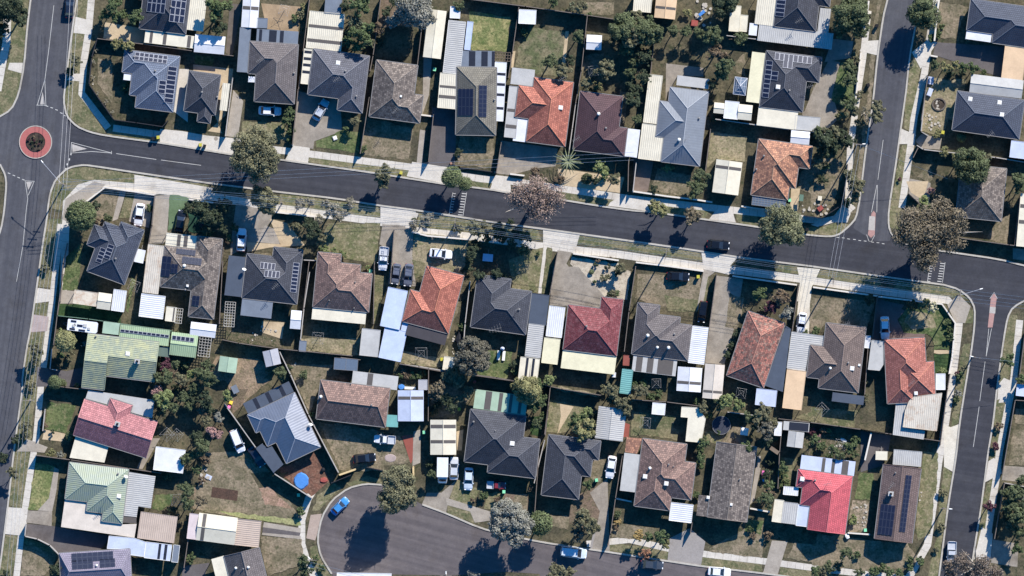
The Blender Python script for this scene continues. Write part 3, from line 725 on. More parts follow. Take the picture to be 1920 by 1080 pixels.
def car_meshes(typ, col):
    if (typ, col) in CARM: return CARM[(typ, col)]
    parts = []; cm = 'car_'+col
    def add(name, b, mats, smooth=False, loc=(0, 0, 0)): parts.append((name, mesh(name, b.v, b.f, mats, b.m, b.u, smooth), loc))
    Lh = 2.3; b = MB()
    loft(b, [(-2.3, .62, .38, .72), (-2.2, .8, .3, .86), (-1.7, .9, .25, .95), (0, .92, .22, .93), (1.1, .92, .22, .9), (1.8, .88, .25, .8), (2.15, .76, .3, .68), (2.3, .55, .38, .58)])
    add('body', b, [cm])
    xr, xf, rr, rf = {'car': (-1.85, 1.0, -1.25, .15), 'van': (-2.2, 1.35, -2.05, .65), 'ute': (-.55, 1.1, -.35, .35)}[typ]
    b = MB(); W0, W1, z0, z1 = .8, .62, .88, 1.45 if typ != 'van' else 1.75
    A = [(xr, -W0, z0), (xf, -W0, z0), (xf, W0, z0), (xr, W0, z0)]; B = [(rr, -W1, z1), (rf, -W1, z1), (rf, W1, z1), (rr, W1, z1)]
    def quad(i, j, nm):
        q = MB(); q.face([A[i], A[j], B[j], B[i]]); add(nm, q, ['carglass'])
    quad(0, 1, 'side_window'); quad(1, 2, 'windscreen'); quad(2, 3, 'side_window'); quad(3, 0, 'rear_window')
    q = MB(); q.prism([(p[0], p[1]) for p in [(rr-.04, -W1-.04), (rf+.04, -W1-.04), (rf+.04, W1+.04), (rr-.04, W1+.04)]], z1-.02, z1+.05); add('roof', q, [cm])
    q = MB()
    for s in (-1, 1): q.bar((xf, s*W0, z0), (rf, s*W1, z1), .05); q.bar((xr, s*W0, z0), (rr, s*W1, z1), .06); q.bar(((xf+xr)/2, s*W0, z0), ((rf+rr)/2, s*W1, z1), .035)
    add('pillars', q, [cm])
    if typ == 'ute':
        q = MB(); q.box(-2.25, -.82, .95, -.65, .82, 1.0); q.box(-2.25, -.88, 1.0, -.65, -.8, 1.25); q.box(-2.25, .8, 1.0, -.65, .88, 1.25); q.box(-2.27, -.88, 1.0, -2.2, .88, 1.25); q.box(-.68, -.88, 1.0, -.62, .88, 1.4)
        add('tray', q, ['car_silver'])
    for x in (-1.4, 1.42):
        for s in (-1, 1):
            q = MB(); q.bar((0, -.1, 0), (0, .1, 0), .33, 0, 14); add('wheel', q, ['tyre'], loc=(x, s*.84, .33))
    for s in (-1, 1):
        q = MB(); q.box(-.06, -.16, -.06, .1, .16, .06); add('headlight', q, ['lamp'], loc=(2.13, s*.56, .66))
        q = MB(); q.box(-.04, -.14, -.08, .06, .14, .08); add('tail_light', q, ['taillamp'], loc=(-2.24, s*.58, .74))
        q = MB(); q.box(-.06, -.1, -.06, .1, .12, .08); add('mirror', q, [cm], loc=(.85, s*.98, .98))
    CARM[(typ, col)] = parts; return parts
def CAR(x, y, a, col, label, typ='car', s=1.0):
    X, Y = M(x, y); o = thing('parked_car' if 'driving' not in label else 'car', 'ute' if ' ute' in label else 'van' if ' van' in label else 'car', X, Y, label=label, z=.03, rz=-R(a)); o.scale = (s*.98, s, s)
    for n, me, loc in car_meshes(typ, col): link(n, me, o, loc)
    if 'ladder' in label:
        q = MB()
        for s_ in (-.2, .2): q.bar((-2.1, s_, 1.5), (.4, s_, 1.7), .04)
        for k in range(7): q.bar((-2+k*.36, -.2, 1.51+k*.03), (-2+k*.36, .2, 1.51+k*.03), .03)
        l = q.build('ladder', ['pvframe']); X2, Y2 = X, Y; l.location = (X, -Y, .03); l.rotation_euler = (0, 0, -R(a)); reg(l, 'ladder', X, Y, 'silver ladder lying on the tray of the white ute')
def TRUCK(x, y, a):
    X, Y = M(x, y); o = thing('box_truck', 'truck', X, Y, label='white box truck parked beside a silver white car', rz=-R(a))
    b = MB(); b.box(-2.35, -1.1, .7, 1.5, 1.1, 3.0); bx = b.build('cargo_box', ['car_white'], o)
    b = MB(); loft(b, [(1.5, .95, .4, 1.9), (1.9, .95, .4, 2.0), (2.4, .9, .4, 1.5), (2.75, .8, .45, 1.1)]); b.build('cab', ['car_white'], o)
    b = MB(); b.face([(2.33, -.75, 1.62), (2.43, .0, 1.6), (2.33, .75, 1.62), (2.0, .72, 2.06), (2.0, -.72, 2.06)][::1]); b.build('windscreen', ['carglass'], o)
    for xx in (-1.5, 1.9):
        for s in (-1, 1): q = MB(); q.bar((0, -.12, 0), (0, .12, 0), .42, 0, 14); q.build('wheel', ['tyre'], o, (xx, s*.9, .42))
def CARAVAN(x, y, a):
    X, Y = M(x, y); o = thing('caravan', 'caravan', X, Y, label='white caravan with roof hatches and dark panels beside the green metal house', rz=-R(a))
    b = MB(); b.prism([(-2.9, -1.1), (2.7, -1.1), (2.95, -.8), (2.95, .8), (2.7, 1.1), (-2.9, 1.1), (-3.0, .9), (-3.0, -.9)], .5, 2.6); b.build('body', ['car_white'], o)
    for (x0, y0, x1, y1, z, m_) in ((-2.4, .55, -1.3, .95, 2.66, 'pvcell'), (-2.5, -.95, -1.4, -.6, 2.66, 'pvcell'), (-1.1, -.2, 0, .25, 2.66, 'pvcell'), (-.7, -1.0, .6, -.65, 2.66, 'pvcell')):
        q = MB(); q.box(x0, y0, 2.6, x1, y1, z); q.build('solar_panel', [m_], o)
    for (hx, hy, r) in ((-1.75, -.1, .25), (.5, .15, .32), (1.3, -.35, .25), (-1.5, .2, .18)): q = MB(); q.box(-r, -r, 0, r, r, .16); q.build('roof_hatch', ['offwhite'], o, (hx, hy, 2.6))
    for s in (-1, 1): q = MB(); q.bar((0, -.1, 0), (0, .1, 0), .35, 0, 12); q.build('wheel', ['tyre'], o, (0, s*1.0, .35)); q = MB(); q.box(-.7, -.02, -.3, .7, .02, .3); q.build('window', ['carglass'], o, (.2, s*1.11, 1.7))
    q = MB(); q.bar((-3, .5, .5), (-4, 0, .45), .05); q.bar((-3, -.5, .5), (-4, 0, .45), .05); q.build('drawbar', ['gutter'], o)
BINM = {}
def BIN(x, y, k):
    X, Y = M(x, y); nm = {'y': 'yellow lidded wheelie bin', 'g': 'green lidded wheelie bin', 'k': 'black lidded wheelie bin'}[k]
    o = thing('wheelie_bin', 'bin', X, Y, desc=nm, rz=random.uniform(-.3, .3))
    b = MB(); b.prism([(-.26, -.3), (.26, -.3), (.26, .3), (-.26, .3)], .05, .95); b.build('bin_body', ['bin'], o)
    b = MB(); b.prism([(-.29, -.33), (.29, -.33), (.29, .31), (-.29, .31)], .95, 1.03); b.build('lid', [{'y': 'lidy', 'g': 'lidg', 'k': 'binblack'}[k]], o)
    for s in (-1, 1): q = MB(); q.bar((-.03*s, 0, 0), (.03*s, 0, 0), .1, 0, 10); q.build('wheel', ['tyre'], o, (s*.24, .28, .1))

# ---- trees -----------------------------------------------------------------------------------------------
def quad_leaf(b, c, nrm, s, rng):
    n = Vector(nrm); n = (n+Vector((rng.gauss(0, .45), rng.gauss(0, .45), rng.gauss(0, .35)+.25))).normalized()
    t = n.cross(Vector((rng.gauss(0, 1), rng.gauss(0, 1), rng.gauss(0, 1)))).normalized(); u = n.cross(t)
    a, e = s*rng.uniform(.7, 1.25), s*rng.uniform(.45, .9)
    z_ = rng.uniform(.75, 1.4); a *= z_; e *= z_; b.v += [tuple(c+t*a), tuple(c+u*e), tuple(c-t*a), tuple(c-u*e)]; k = len(b.v)-4; b.f.append([k, k+1, k+2, k+3])
def crown_mesh(kind, lobes, nleaf, s, seed, gap=.25, sub=5, zf=.85):
    """lobes: (x, y, z, r) in metres; each lobe is broken into clumps so the outline is uneven"""
    rng = random.Random(seed); b = MB(); tot = sum(l[3]**2 for l in lobes)
    cl = []
    for (x, y, z, r) in lobes:
        nsub = max(9, int(sub*1.7*(1+r*.9)))
        for i in range(nsub):
            d = Vector((rng.gauss(0, 1), rng.gauss(0, 1), rng.gauss(0, 1)*.9)).normalized()*r*rng.uniform(.3, .82)
            cl.append((Vector((x, y, z))+Vector((d.x, d.y, d.z*zf)), r*rng.uniform(.17, .36)))
        if kind.startswith('ball') or kind == 'yellowball': cl.append((Vector((x, y, z)), r*.93)); cl.append((Vector((x, y, z)), r*.93)); cl.append((Vector((x, y, z)), r*.93))
    wt = [c[1]**2 for c in cl]; W = sum(wt)
    for (c, r), w_ in zip(cl, wt):
        n = int(nleaf*w_/W)+3
        for k in range(n):
            d = Vector((rng.gauss(0, 1), rng.gauss(0, 1), rng.gauss(0, 1))).normalized()
            if d.z < -.3 and rng.random() < .6: d.z = -d.z
            rr = r*(1-abs(rng.gauss(0, gap))*.5) * (1+rng.uniform(-.05, .14))
            p = c+Vector((d.x*rr, d.y*rr, d.z*rr*zf))
            if p.z < .05: continue
            quad_leaf(b, p, d, s, rng)
    return mesh('crown', b.v, b.f, ['leaf_'+kind])
def trunk_mb(h, r, lobes, seed, spread=.6, pale=False):
    rng = random.Random(seed); b = MB(); b.bar((0, 0, 0), (0, 0, h*.5), max(.05, r*.085), 0, 7, max(.04, r*.06))
    for (x, y, z, lr) in lobes[:5]:
        for k in range(4):
            e = Vector((x+rng.gauss(0, .5)*lr*spread, y+rng.gauss(0, .5)*lr*spread, z+lr*rng.uniform(-.3, .5)))
            m_ = Vector((e.x*.45, e.y*.45, h*.5+(e.z-h*.5)*.6)); b.bar((0, 0, h*.45), m_, max(.035, r*.045), 0, 5, max(.03, r*.03)); b.bar(m_, e, max(.03, r*.03), 0, 5, .015)
    return b
DESC = {'green': 'mid green bushy', 'olive': 'olive green airy', 'dark': 'dark green shaded', 'leaf': 'fresh green leafy', 'lime': 'bright lime green', 'yellow': 'yellowish green', 'ball': 'dense rounded green', 'yellowball': 'dense rounded yellow green',
 'silver': 'silvery grey leaved', 'pale': 'pale sparse leaved', 'soft': 'soft feathery green', 'rust': 'rusty brown leaved', 'brown': 'sparse brownish', 'burg': 'deep burgundy', 'pink': 'dusty pink flowering', 'gold': 'golden yellow', 'orange': 'orange leaved',
 'whiteflower': 'white flowering', 'euc': 'broad grey green', 'eucbig': 'huge brownish green', 'greyolive': 'grey olive dense', 'ballred': 'clipped dark round', 'bare': 'bare branched pale', 'brownsoft': 'soft brown', 'palm': 'spiky green', 'rustolive': 'brown olive', 'olivebig': 'large olive green'}
PLACED = []; PROTO = {}
def proto(kind, size, var):
    key = (kind, size, var)
    if key in PROTO: return PROTO[key]
    sd = hash((kind, size)) % 1000 if False else sum(map(ord, kind))*7+size*13+var
    n = (700, 2000, 5200)[size]; s = (.15, .105, .066)[size]; lob = [(0, 0, 0, 1.0)]
    if size and not kind.startswith('ball') and kind != 'yellowball':
        rg = random.Random(sd*3+1); lob = [(0, 0, 0, .72)]+[(math.cos(a_)*q_, math.sin(a_)*q_, rg.uniform(-.3, .25), rg.uniform(.3, .5)) for a_, q_ in [(k_*1.256+rg.uniform(-.4, .4), rg.uniform(.45, .72)) for k_ in range(5)]]
    if kind in ('pale', 'soft', 'bare', 'brown', 'brownsoft', 'orange'): n = int(n*.55)
    if kind in ('bare',): n = int(n*.3)
    b = crown_mesh(kind, lob, n, s, sd, sub=5+3*size)
    PROTO[key] = b; return b
def TREE(kind, pts):                             # pts: list of (X, Y, r) metres
    A = sum(p[2]**2 for p in pts); X = sum(p[0]*p[2]**2 for p in pts)/A; Y = sum(p[1]*p[2]**2 for p in pts)/A
    rr = max(math.hypot(p[0]-X, p[1]-Y)+p[2] for p in pts); big = rr > 1.25
    rng = random.Random(int(X*37+Y*91)); zc = (1.5*rr+.6) if big else rr*.75
    if len(pts) > 1 or rr > 2.9: zc = min(zc, rr*1.05+1.6)
    adj = DESC[kind]
    if kind == 'palm':
        o = thing('palm_tree', 'palm', X, Y, label='spiky palm with pale green fronds in front of the dark maroon house')
        b = MB(); b.bar((0, 0, 0), (0, 0, 3.2), .2, 0, 8, .16); b.build('trunk', ['bark'], o)
        for k in range(22):
            q = MB(); a = k*2.4+rng.uniform(-.2, .2); l = rr*rng.uniform(.75, 1.05); el = rng.uniform(.05, 1.0); prev = Vector((0, 0, 3.2)); nn = 7
            for i in range(nn):
                t = (i+1)/nn; p = Vector((math.cos(a)*l*t, math.sin(a)*l*t, 3.2+el*l*t*.8-1.1*l*t*t*.6)); wv = .17*(1-t*.85)+.02; sd_ = Vector((-math.sin(a), math.cos(a), 0))*wv; up = Vector((0, 0, -.06))
                q.face([prev+sd_, prev, p, p+sd_*.8+up]); q.face([prev, prev-sd_, p-sd_*.8+up, p]); prev = p
            q.build('frond', ['leaf_palm'], o)
        return
    if not big:
        me = proto(kind, 0 if rr < .8 else 1, rng.randrange(3)); o = link('shrub', me, None, (X, -Y, zc), rng.uniform(0, 6.28)); o.scale = (rr, rr, rr*rng.uniform(.75, 1.0))
        reg(o, 'shrub', X, Y, desc=('small ' if rr < .8 else '')+adj+' shrub', group=None); return
    o = thing('tree' if not kind.startswith('euc') else 'eucalyptus_tree', 'tree', X, Y, desc=adj+(' tree' if 'euc' not in kind else ' eucalyptus'))
    lob = [(p[0]-X, -(p[1]-Y), zc+(rr-p[2])*.25+rng.uniform(-.2, .2), p[2]) for p in pts]
    if len(pts) > 1 or rr > 3.0:
        n = int(3500+sum(p[2]**2 for p in pts)*620); s = .17
        if kind in ('brown', 'brownsoft'): n = int(n*.4); s = .13
        if kind in ('silver',): s = .17
        n = min(n, 24000); me = crown_mesh(kind, lob, n, s, int(X*5+Y*3), sub=9); link('crown', me, o)
        tk = trunk_mb(zc, rr, lob, int(X), 1.6 if kind in ('brown', 'brownsoft') else 1.0)
        tk.build('trunk', ['barkpale' if kind in ('brown', 'eucbig', 'silver', 'brownsoft') else 'bark'], o)
    else:
        me = proto(kind, 2, rng.randrange(3)); c = link('crown', me, o, (0, 0, zc), rng.uniform(0, 6.28)); c.scale = (rr, rr, rr*rng.uniform(.85, 1.05))
        trunk_mb(zc, rr, [(0, 0, zc, rr)], int(X), 1.5 if kind == 'bare' else .8).build('trunk', ['barkpale' if kind in ('bare', 'pale') else 'bark'], o)
MERGE = {'eucbig', 'euc', 'brown', 'olivebig', 'greyolive', 'silver', 'brownsoft'}
def PLANT():
    for (tx, ty), s in TREES:
        T(tx, ty); items = []
        for it in s.split():
            pass
        toks = s.replace(', ', ',').split(' '); k = 0
        ent = []
        for q in s.split(' '):
            if ',' in q: x, y, rest = q.split(',')[:3]; ent.append([float(x), float(y), float(rest), q.split(',')[3]])
        groups = []
        for e in ent:
            X, Y = M(e[0], e[1]); r = e[2]*TS*PX*1.1; kd = e[3]
            if any(math.hypot(X-a, Y-b) < .45*max(r, c) and min(r, c)/max(r, c) > .5 for a, b, c in PLACED): continue
            hit = None
            if kd in MERGE:
                for g_ in groups:
                    if g_[0] == kd and any(math.hypot(X-a, Y-b) < .95*(r+c) for a, b, c in g_[1]): hit = g_
            if hit: hit[1].append((X, Y, r))
            else: groups.append((kd, [(X, Y, r)]))
            PLACED.append((X, Y, r))
        for kd, pts in groups: TREE(kd, pts)
def POLE(x, y, lamp=None, h=9.5, arms=2, a=0, lab=''):
    X, Y = M(x, y); o = thing('power_pole', 'pole', X, Y, label=lab)
    b = MB(); b.bar((0, 0, 0), (0, 0, h), .15, 0, 8, .11); b.build('pole', ['pole'], o)
    for k in range(arms):
        c, s = math.cos(R(-a)), math.sin(R(-a)); b = MB(); z = h-.3-k*1.1; l = 1.15-k*.2; b.bar((-c*l, -s*l, z), (c*l, s*l, z), .07); b.build('crossarm', ['pole'], o)
    if lamp:
        lx, ly = M(*lamp); b = MB(); b.bar((0, 0, 7.6), (lx-X, -(ly-Y), 8.3), .05); b.build('lamp_arm', ['pvframe'], o)
        b = MB(); v = Vector((lx-X, -(ly-Y), 0)).normalized(); e = Vector((lx-X, -(ly-Y), 8.25)); b.bar(e, e+v*.6, .14, 0, 6, .1); b.build('lamp_head', ['whitepaint'], o)
    return (X, -Y, h)
def WIRE(a, b, offsets, grp, lab):
    a, b = Vector(a), Vector(b); d = (b-a).normalized(); n = Vector((-d.y, d.x, 0))
    for k, (of, dz) in enumerate(offsets):
        m = MB(); prev = None
        for i in range(13):
            t = i/12; p = a.lerp(b, t)+n*of+Vector((0, 0, dz-3.0*t*(1-t)*min(1.2, (b-a).length/40)))
            if prev is not None: m.bar(prev, p, .028, 0, 3)
            prev = p
        o = m.build('power_line', ['wire']); reg(o, 'power line', 0, 0, lab, group=grp)
def HOIST(x, y, r=1.5, a=.4):
    X, Y = M(x, y); o = thing('clothes_hoist', 'clothes line', X, Y, desc='grey rotary clothes hoist', rz=a); b = MB(); b.bar((0, 0, 0), (0, 0, 1.9), .05); b.build('post', ['gutter'], o)
    for k in range(4): q = MB(); q.bar((0, 0, 1.75), (math.cos(k*1.571)*r, math.sin(k*1.571)*r, 2.0), .025); q.build('arm', ['gutter'], o)
    q = MB()
    for f in (.5, .95):
        for k in range(4): q.bar((math.cos(k*1.571)*r*f, math.sin(k*1.571)*r*f, 1.9), (math.cos((k+1)*1.571)*r*f, math.sin((k+1)*1.571)*r*f, 1.9), .012, 0, 3)
    q.build('lines', ['wire'], o)
def BLOB(name, cat, label, x, y, rx, ry, h, mat, n=16, jit=.08, a=0):
    X, Y = M(x, y); b = MB(); k = TS*PX; P0 = [(math.cos(6.283*i/n)*rx*k*random.uniform(1-jit, 1+jit), math.sin(6.283*i/n)*ry*k*random.uniform(1-jit, 1+jit)) for i in range(n)]
    for i in range(n):
        p, q = P0[i], P0[(i+1) % n]
        b.face([(p[0], p[1], 0), (q[0], q[1], 0), (q[0]*.85, q[1]*.85, h), (p[0]*.85, p[1]*.85, h)]); b.face([(p[0]*.85, p[1]*.85, h), (q[0]*.85, q[1]*.85, h), (0, 0, h*1.15)])
    o = b.build(name, [mat], None, (X, -Y, .03), rz=-R(a)); reg(o, cat, X, Y, label or None, desc=None if label else name.replace('_', ' ')); return o
def ROCKS(x0, y0, x1, y1, n, desc, smin=.15, smax=.35):
    for i in range(n):
        x, y = random.uniform(x0, x1), random.uniform(y0, y1); X, Y = M(x, y); b = MB(); s = random.uniform(smin, smax)
        pts = [(math.cos(6.283*k/7)*s*random.uniform(.7, 1.1), math.sin(6.283*k/7)*s*random.uniform(.7, 1.1)) for k in range(7)]; b.prism(pts, 0, s*.5)
        o = b.build('garden_rock', ['rock'], None, (X, -Y, .02)); reg(o, 'rock', X, Y, desc, group=desc+' group')
def BOXTHING(name, cat, label, x, y, w_, d_, h, mat, a=0, legs=False, z=0):
    X, Y = M(x, y); b = MB(); b.box(-w_/2, -d_/2, h-.06 if legs else 0, w_/2, d_/2, h)
    if legs:
        o = thing(name, cat, X, Y, label=label, rz=-R(a), z=z); b.build('top', [mat], o)
        for sx in (-1, 1):
            for sy in (-1, 1): q = MB(); q.box(-.03, -.03, 0, .03, .03, h-.06); q.build('leg', [mat], o, (sx*w_*.45, sy*d_*.45, 0))
    else:
        b.box(-w_/2+.08, -d_/2+.08, h, w_/2-.08, d_/2-.08, h+.05)
        o = b.build(name, [mat], None, (X, -Y, z), rz=-R(a)); reg(o, cat, X, Y, label)
SHORT = iter(['top left panelled charcoal house','blue grey roundabout house','narrow charcoal townhouse','grey brown top row house','grey house with askew car','beige ridged brown house','olive grey house','top row orange house','dark maroon house','light grey metal house','glazed verandah orange brown house','L shaped panel charcoal house','verandah wrapped charcoal house','top right corner house','three skylight house','stepped slate grey house','white framed panel house','stepped plain brown house','worn house behind the eucalyptus','dark panelled brown house','lichen green house','bright orange house','pale ridged charcoal house','dark red house','domed vent grey brown house','mottled red house','dark brown west wing house','orange red corner house','faded pink chimney house','new angled metal house','faded brown cul-de-sac house','green striped verandah house','stepped pale green house','lilac grey house','tilted grey gabled house','east stepped charcoal house','two skylight brown house','speckled brown gabled house','bright pink red house','twin panel block house'])
# ---- ground sheets, lowest first ---------------------------------------------------------------
S1()
G('asphalt','road',[(60,-20),(52,42),(45,125),(35,177),(21,206),(-10,224),(-10,300),(0,308),(10,328),(12,347),(8,395),(2,430),(-10,460),(-10,1100),(0,1063),(8,1001),(16,938),(25,855),(35,780),(42,730),(42,708),(50,654),(58,615),(69,538),(79,465),(88,409),(90,389),(94,362),(104,337),(123,318),(137,312),(158,309),(187,313),(252,323),(390,343),(524,360),(630,372),(709,385),(780,394),(877,409),(918,416),(1018,429),(1156,448),(1275,465),(1384,482),(1520,499),(1645,517),(1770,534),(1797,542),(1818,558),(1828,578),(1827,614),(1820,666),(1814,700),(1799,794),(1793,855),(1778,945),(1767,1032),(1758,1100),(1816,1100),(1822,1060),(1828,1022),(1839,955),(1848,886),(1853,846),(1862,794),(1870,721),(1882,635),(1889,595),(1899,576),(1935,556),(1935,500),(1920,498),(1874,486),(1770,471),(1730,465),(1690,455),(1672,440),(1666,424),(1666,395),(1680,305),(1699,170),(1705,110),(1718,40),(1726,-20),(1667,-20),(1664,0),(1656,31),(1645,108),(1637,191),(1624,274),(1612,374),(1605,409),(1593,423),(1576,438),(1562,443),(1545,443),(1511,440),(1419,425),(1327,412),(1219,397),(1187,395),(1123,386),(1044,373),(952,361),(919,355),(827,344),(700,324),(531,300),(437,290),(302,268),(196,254),(167,247),(144,237),(125,218),(119,188),(123,156),(133,73),(144,0),(147,-20)])
G('asphalt2','cul_de_sac_road',[(685,907),(716,909),(792,946),(838,963),(900,990),(950,1003),(1012,1016),(1106,1030),(1141,1035),(1252,1052),(1312,1061),(1431,1075),(1500,1084),(1500,1110),(1012,1110),(1012,1076),(948,1072),(850,1079),(734,1077),(734,1110),(640,1110),(622,1076),(601,1042),(595,1011),(603,970),(622,938),(653,915)])
G('asphaltw','road',[(61,-20),(53,42),(46,125),(36,177),(22,206),(-9,225),(-9,300),(1,308),(11,328),(13,347),(9,395),(3,430),(-9,462),(-9,1095),(1,1063),(9,1001),(17,938),(26,855),(36,780),(43,730),(43,708),(51,654),(59,615),(68,538),(78,465),(87,409),(89,389),(93,362),(103,337),(122,317),(127,300),(132,250),(124,218),(118,188),(122,156),(132,73),(143,0),(146,-20)])
G('asphaltw','road',[(1668,-20),(1657,31),(1646,108),(1638,191),(1625,274),(1613,374),(1606,409),(1600,428),(1640,452),(1668,452),(1672,440),(1665,424),(1665,395),(1679,305),(1698,170),(1704,110),(1717,40),(1725,-20)])
KB([(60,-20),(52,42),(45,125),(35,177),(21,206),(-10,224)])
KB([(0,308),(10,328),(12,347),(8,395),(2,430),(-10,460)])
KB([(147,-20),(144,0),(133,73),(123,156),(119,188),(125,218),(144,237),(167,247),(196,254),(302,268),(437,290),(531,300),(700,324),(827,344),(919,355),(952,361),(1044,373),(1123,386),(1187,395),(1219,397),(1327,412),(1419,425),(1511,440),(1545,443),(1562,443),(1576,438),(1593,423),(1605,409),(1612,374),(1624,274),(1637,191),(1645,108),(1656,31),(1664,0),(1667,-20)])
KB([(-5,1080),(0,1063),(8,1001),(16,938),(25,855),(35,780),(42,730),(42,708),(50,654),(58,615),(69,538),(79,465),(88,409),(90,389),(94,362),(104,337),(123,318),(137,312),(158,309),(187,313),(252,323),(390,343),(524,360),(630,372),(709,385),(780,394),(877,409),(918,416),(1018,429),(1156,448),(1275,465),(1384,482),(1520,499),(1645,517),(1770,534),(1797,542),(1818,558),(1828,578),(1827,614),(1820,666),(1814,700),(1799,794),(1793,855),(1778,945),(1767,1032),(1758,1100)])
KB([(1816,1100),(1822,1060),(1828,1022),(1839,955),(1848,886),(1853,846),(1862,794),(1870,721),(1882,635),(1889,595),(1899,576),(1935,556)])
KB([(1935,500),(1920,498),(1874,486),(1770,471),(1730,465),(1690,455),(1672,440),(1666,424),(1666,395),(1680,305),(1699,170),(1705,110),(1718,40),(1726,-20)])
KB([(792,946),(838,963),(900,990),(950,1003),(1012,1016),(1106,1030),(1141,1035),(1252,1052),(1312,1061),(1431,1075),(1500,1084)])
KB([(622,1076),(601,1042),(595,1011),(603,970),(622,938),(653,915),(685,907),(716,909)])
# nature strips
G('verge','nature_strip',[(52,48),(44,128),(34,177),(20,205),(-10,222),(-10,150),(12,130),(18,80),(22,30),(30,-20),(56,-20)])
G('verge','nature_strip',[(148,-10),(168,-10),(160,80),(150,175),(200,236),(196,250),(168,244),(146,234),(128,216),(122,188),(126,156),(136,73)])
G('verge','nature_strip',[(205,237),(305,250),(300,265),(200,252)])
G('verge','nature_strip',[(125,320),(138,315),(158,312),(187,316),(252,326),(390,346),(380,362),(252,345),(177,340),(122,372),(116,395),(92,389),(97,360),(106,338)])
G('verge','nature_strip',[(88,411),(117,411),(108,470),(98,540),(72,538),(80,465)])
G('verge','nature_strip',[(68,566),(92,568),(86,620),(75,700),(68,760),(44,732),(44,708),(52,654),(62,600)])
G('verge','nature_strip',[(43,735),(66,735),(58,820),(46,955),(16,950),(27,855),(37,780)])
G('verge','nature_strip',[(9,1003),(35,1005),(22,1090),(-5,1090),(0,1063)])
G('verge2','nature_strip',[(576,292),(700,309),(780,318),(765,334),(700,322),(578,304)])
G('verge','nature_strip',[(868,332),(928,338),(918,354),(866,346)])
G('verge','nature_strip',[(1044,357),(1155,372),(1143,386),(1044,371)])
G('verge','nature_strip',[(1213,381),(1262,385),(1330,394),(1322,410),(1220,396)])
G('verge','nature_strip',[(1378,398),(1420,402),(1420,424),(1383,417)])
G('verge2','nature_strip',[(1508,425),(1540,426),(1575,417),(1594,421),(1577,435),(1560,441),(1511,438)])
G('verge2','nature_strip',[(526,362),(709,388),(714,408),(520,384)])
G('verge2','nature_strip',[(786,400),(876,412),(918,419),(1010,432),(1016,450),(880,434),(780,428)])
G('verge','nature_strip',[(1086,440),(1156,451),(1312,474),(1318,490),(1156,466),(1077,457)])
G('verge','nature_strip',[(1460,496),(1494,498),(1500,515),(1455,508)])
G('verge','nature_strip',[(1540,503),(1645,520),(1652,532),(1645,540),(1528,523)])
G('verge','nature_strip',[(1685,528),(1770,537),(1796,545),(1820,563),(1812,560),(1770,556),(1675,543)])
G('verge','nature_strip',[(1810,580),(1826,580),(1824,606),(1808,606)])
G('verge','nature_strip',[(1806,644),(1821,644),(1812,700),(1797,794),(1784,802),(1793,720)])
G('verge2','nature_strip',[(1770,872),(1786,888),(1776,945),(1765,1030),(1757,1090),(1738,1090),(1755,1010)])
G('verge','nature_strip',[(1893,590),(1908,590),(1898,690),(1888,715),(1872,721),(1884,640)])
G('verge','nature_strip',[(1886,745),(1890,770),(1870,868),(1855,860),(1864,795),(1868,750)])
G('verge','nature_strip',[(1850,905),(1866,895),(1858,990),(1832,1022),(1840,955)])
G('verge2','nature_strip',[(1708,112),(1726,112),(1715,225),(1711,248),(1694,240),(1700,172)])
G('verge2','nature_strip',[(1690,272),(1706,272),(1690,395),(1690,450),(1668,425),(1668,395)])
G('dry','nature_strip',[(1641,100),(1648,20),(1660,-20),(1650,-20),(1636,60),(1626,185),(1614,270),(1602,370),(1592,400),(1608,400),(1615,340),(1634,190)])
G('verge2','nature_strip',[(600,957),(618,935),(640,915),(625,905),(596,930),(585,958)])
G('verge','nature_strip',[(685,905),(716,907),(712,898),(690,893),(650,905),(655,913)])
G('verge','nature_strip',[(838,945),(880,955),(900,985),(838,962)])
G('verge','nature_strip',[(1141,1018),(1258,1028),(1252,1050),(1141,1034)])
G('verge','nature_strip',[(1318,1042),(1430,1055),(1428,1073),(1312,1060)])
G('verge','nature_strip',[(1462,1062),(1560,1075),(1560,1090),(1460,1090)])
G('verge','nature_strip',[(580,1025),(596,1022),(604,1045),(628,1090),(600,1090),(585,1060)])
# footpaths
RB('path',[(15,-10),(12,80),(2,130),(-5,170)],15)
RB('path',[(172,-10),(166,60),(158,110),(153,175),(203,240)],13)
RB('path',[(212,240),(305,253),(437,272),(545,284),(700,304),(790,316),(900,335),(960,340),(1044,352),(1177,372),(1300,386),(1420,399),(1545,415),(1575,408),(1600,385)],13)
RB('path',[(118,560),(125,378),(150,352),(177,344),(252,351),(396,368),(526,391),(713,416),(772,432),(877,443),(1010,461),(1160,477),(1319,500),(1494,522),(1645,545),(1778,563),(1800,590),(1797,620),(1787,700),(1766,835),(1760,865),(1751,938),(1739,1022),(1700,1090)],14)
RB('path',[(114,420),(104,510),(94,600),(77,720),(68,820),(58,880),(40,1000),(30,1090)],12)
RB('path',[(1628,20),(1618,110),(1606,190),(1594,280),(1590,380)],12)
RB('path',[(1758,-10),(1745,60),(1733,140),(1714,220),(1709,262),(1691,390)],13)
RB('path',[(1912,600),(1901,708),(1874,846),(1868,897),(1855,980),(1843,1090)],13)
RB('path',[(600,900),(578,935),(566,975),(566,1020),(578,1060),(600,1100)],13)
RB('path',[(1100,1020),(1180,1012),(1260,1030),(1330,1040),(1430,1052),(1550,1068),(1700,1085)],12)
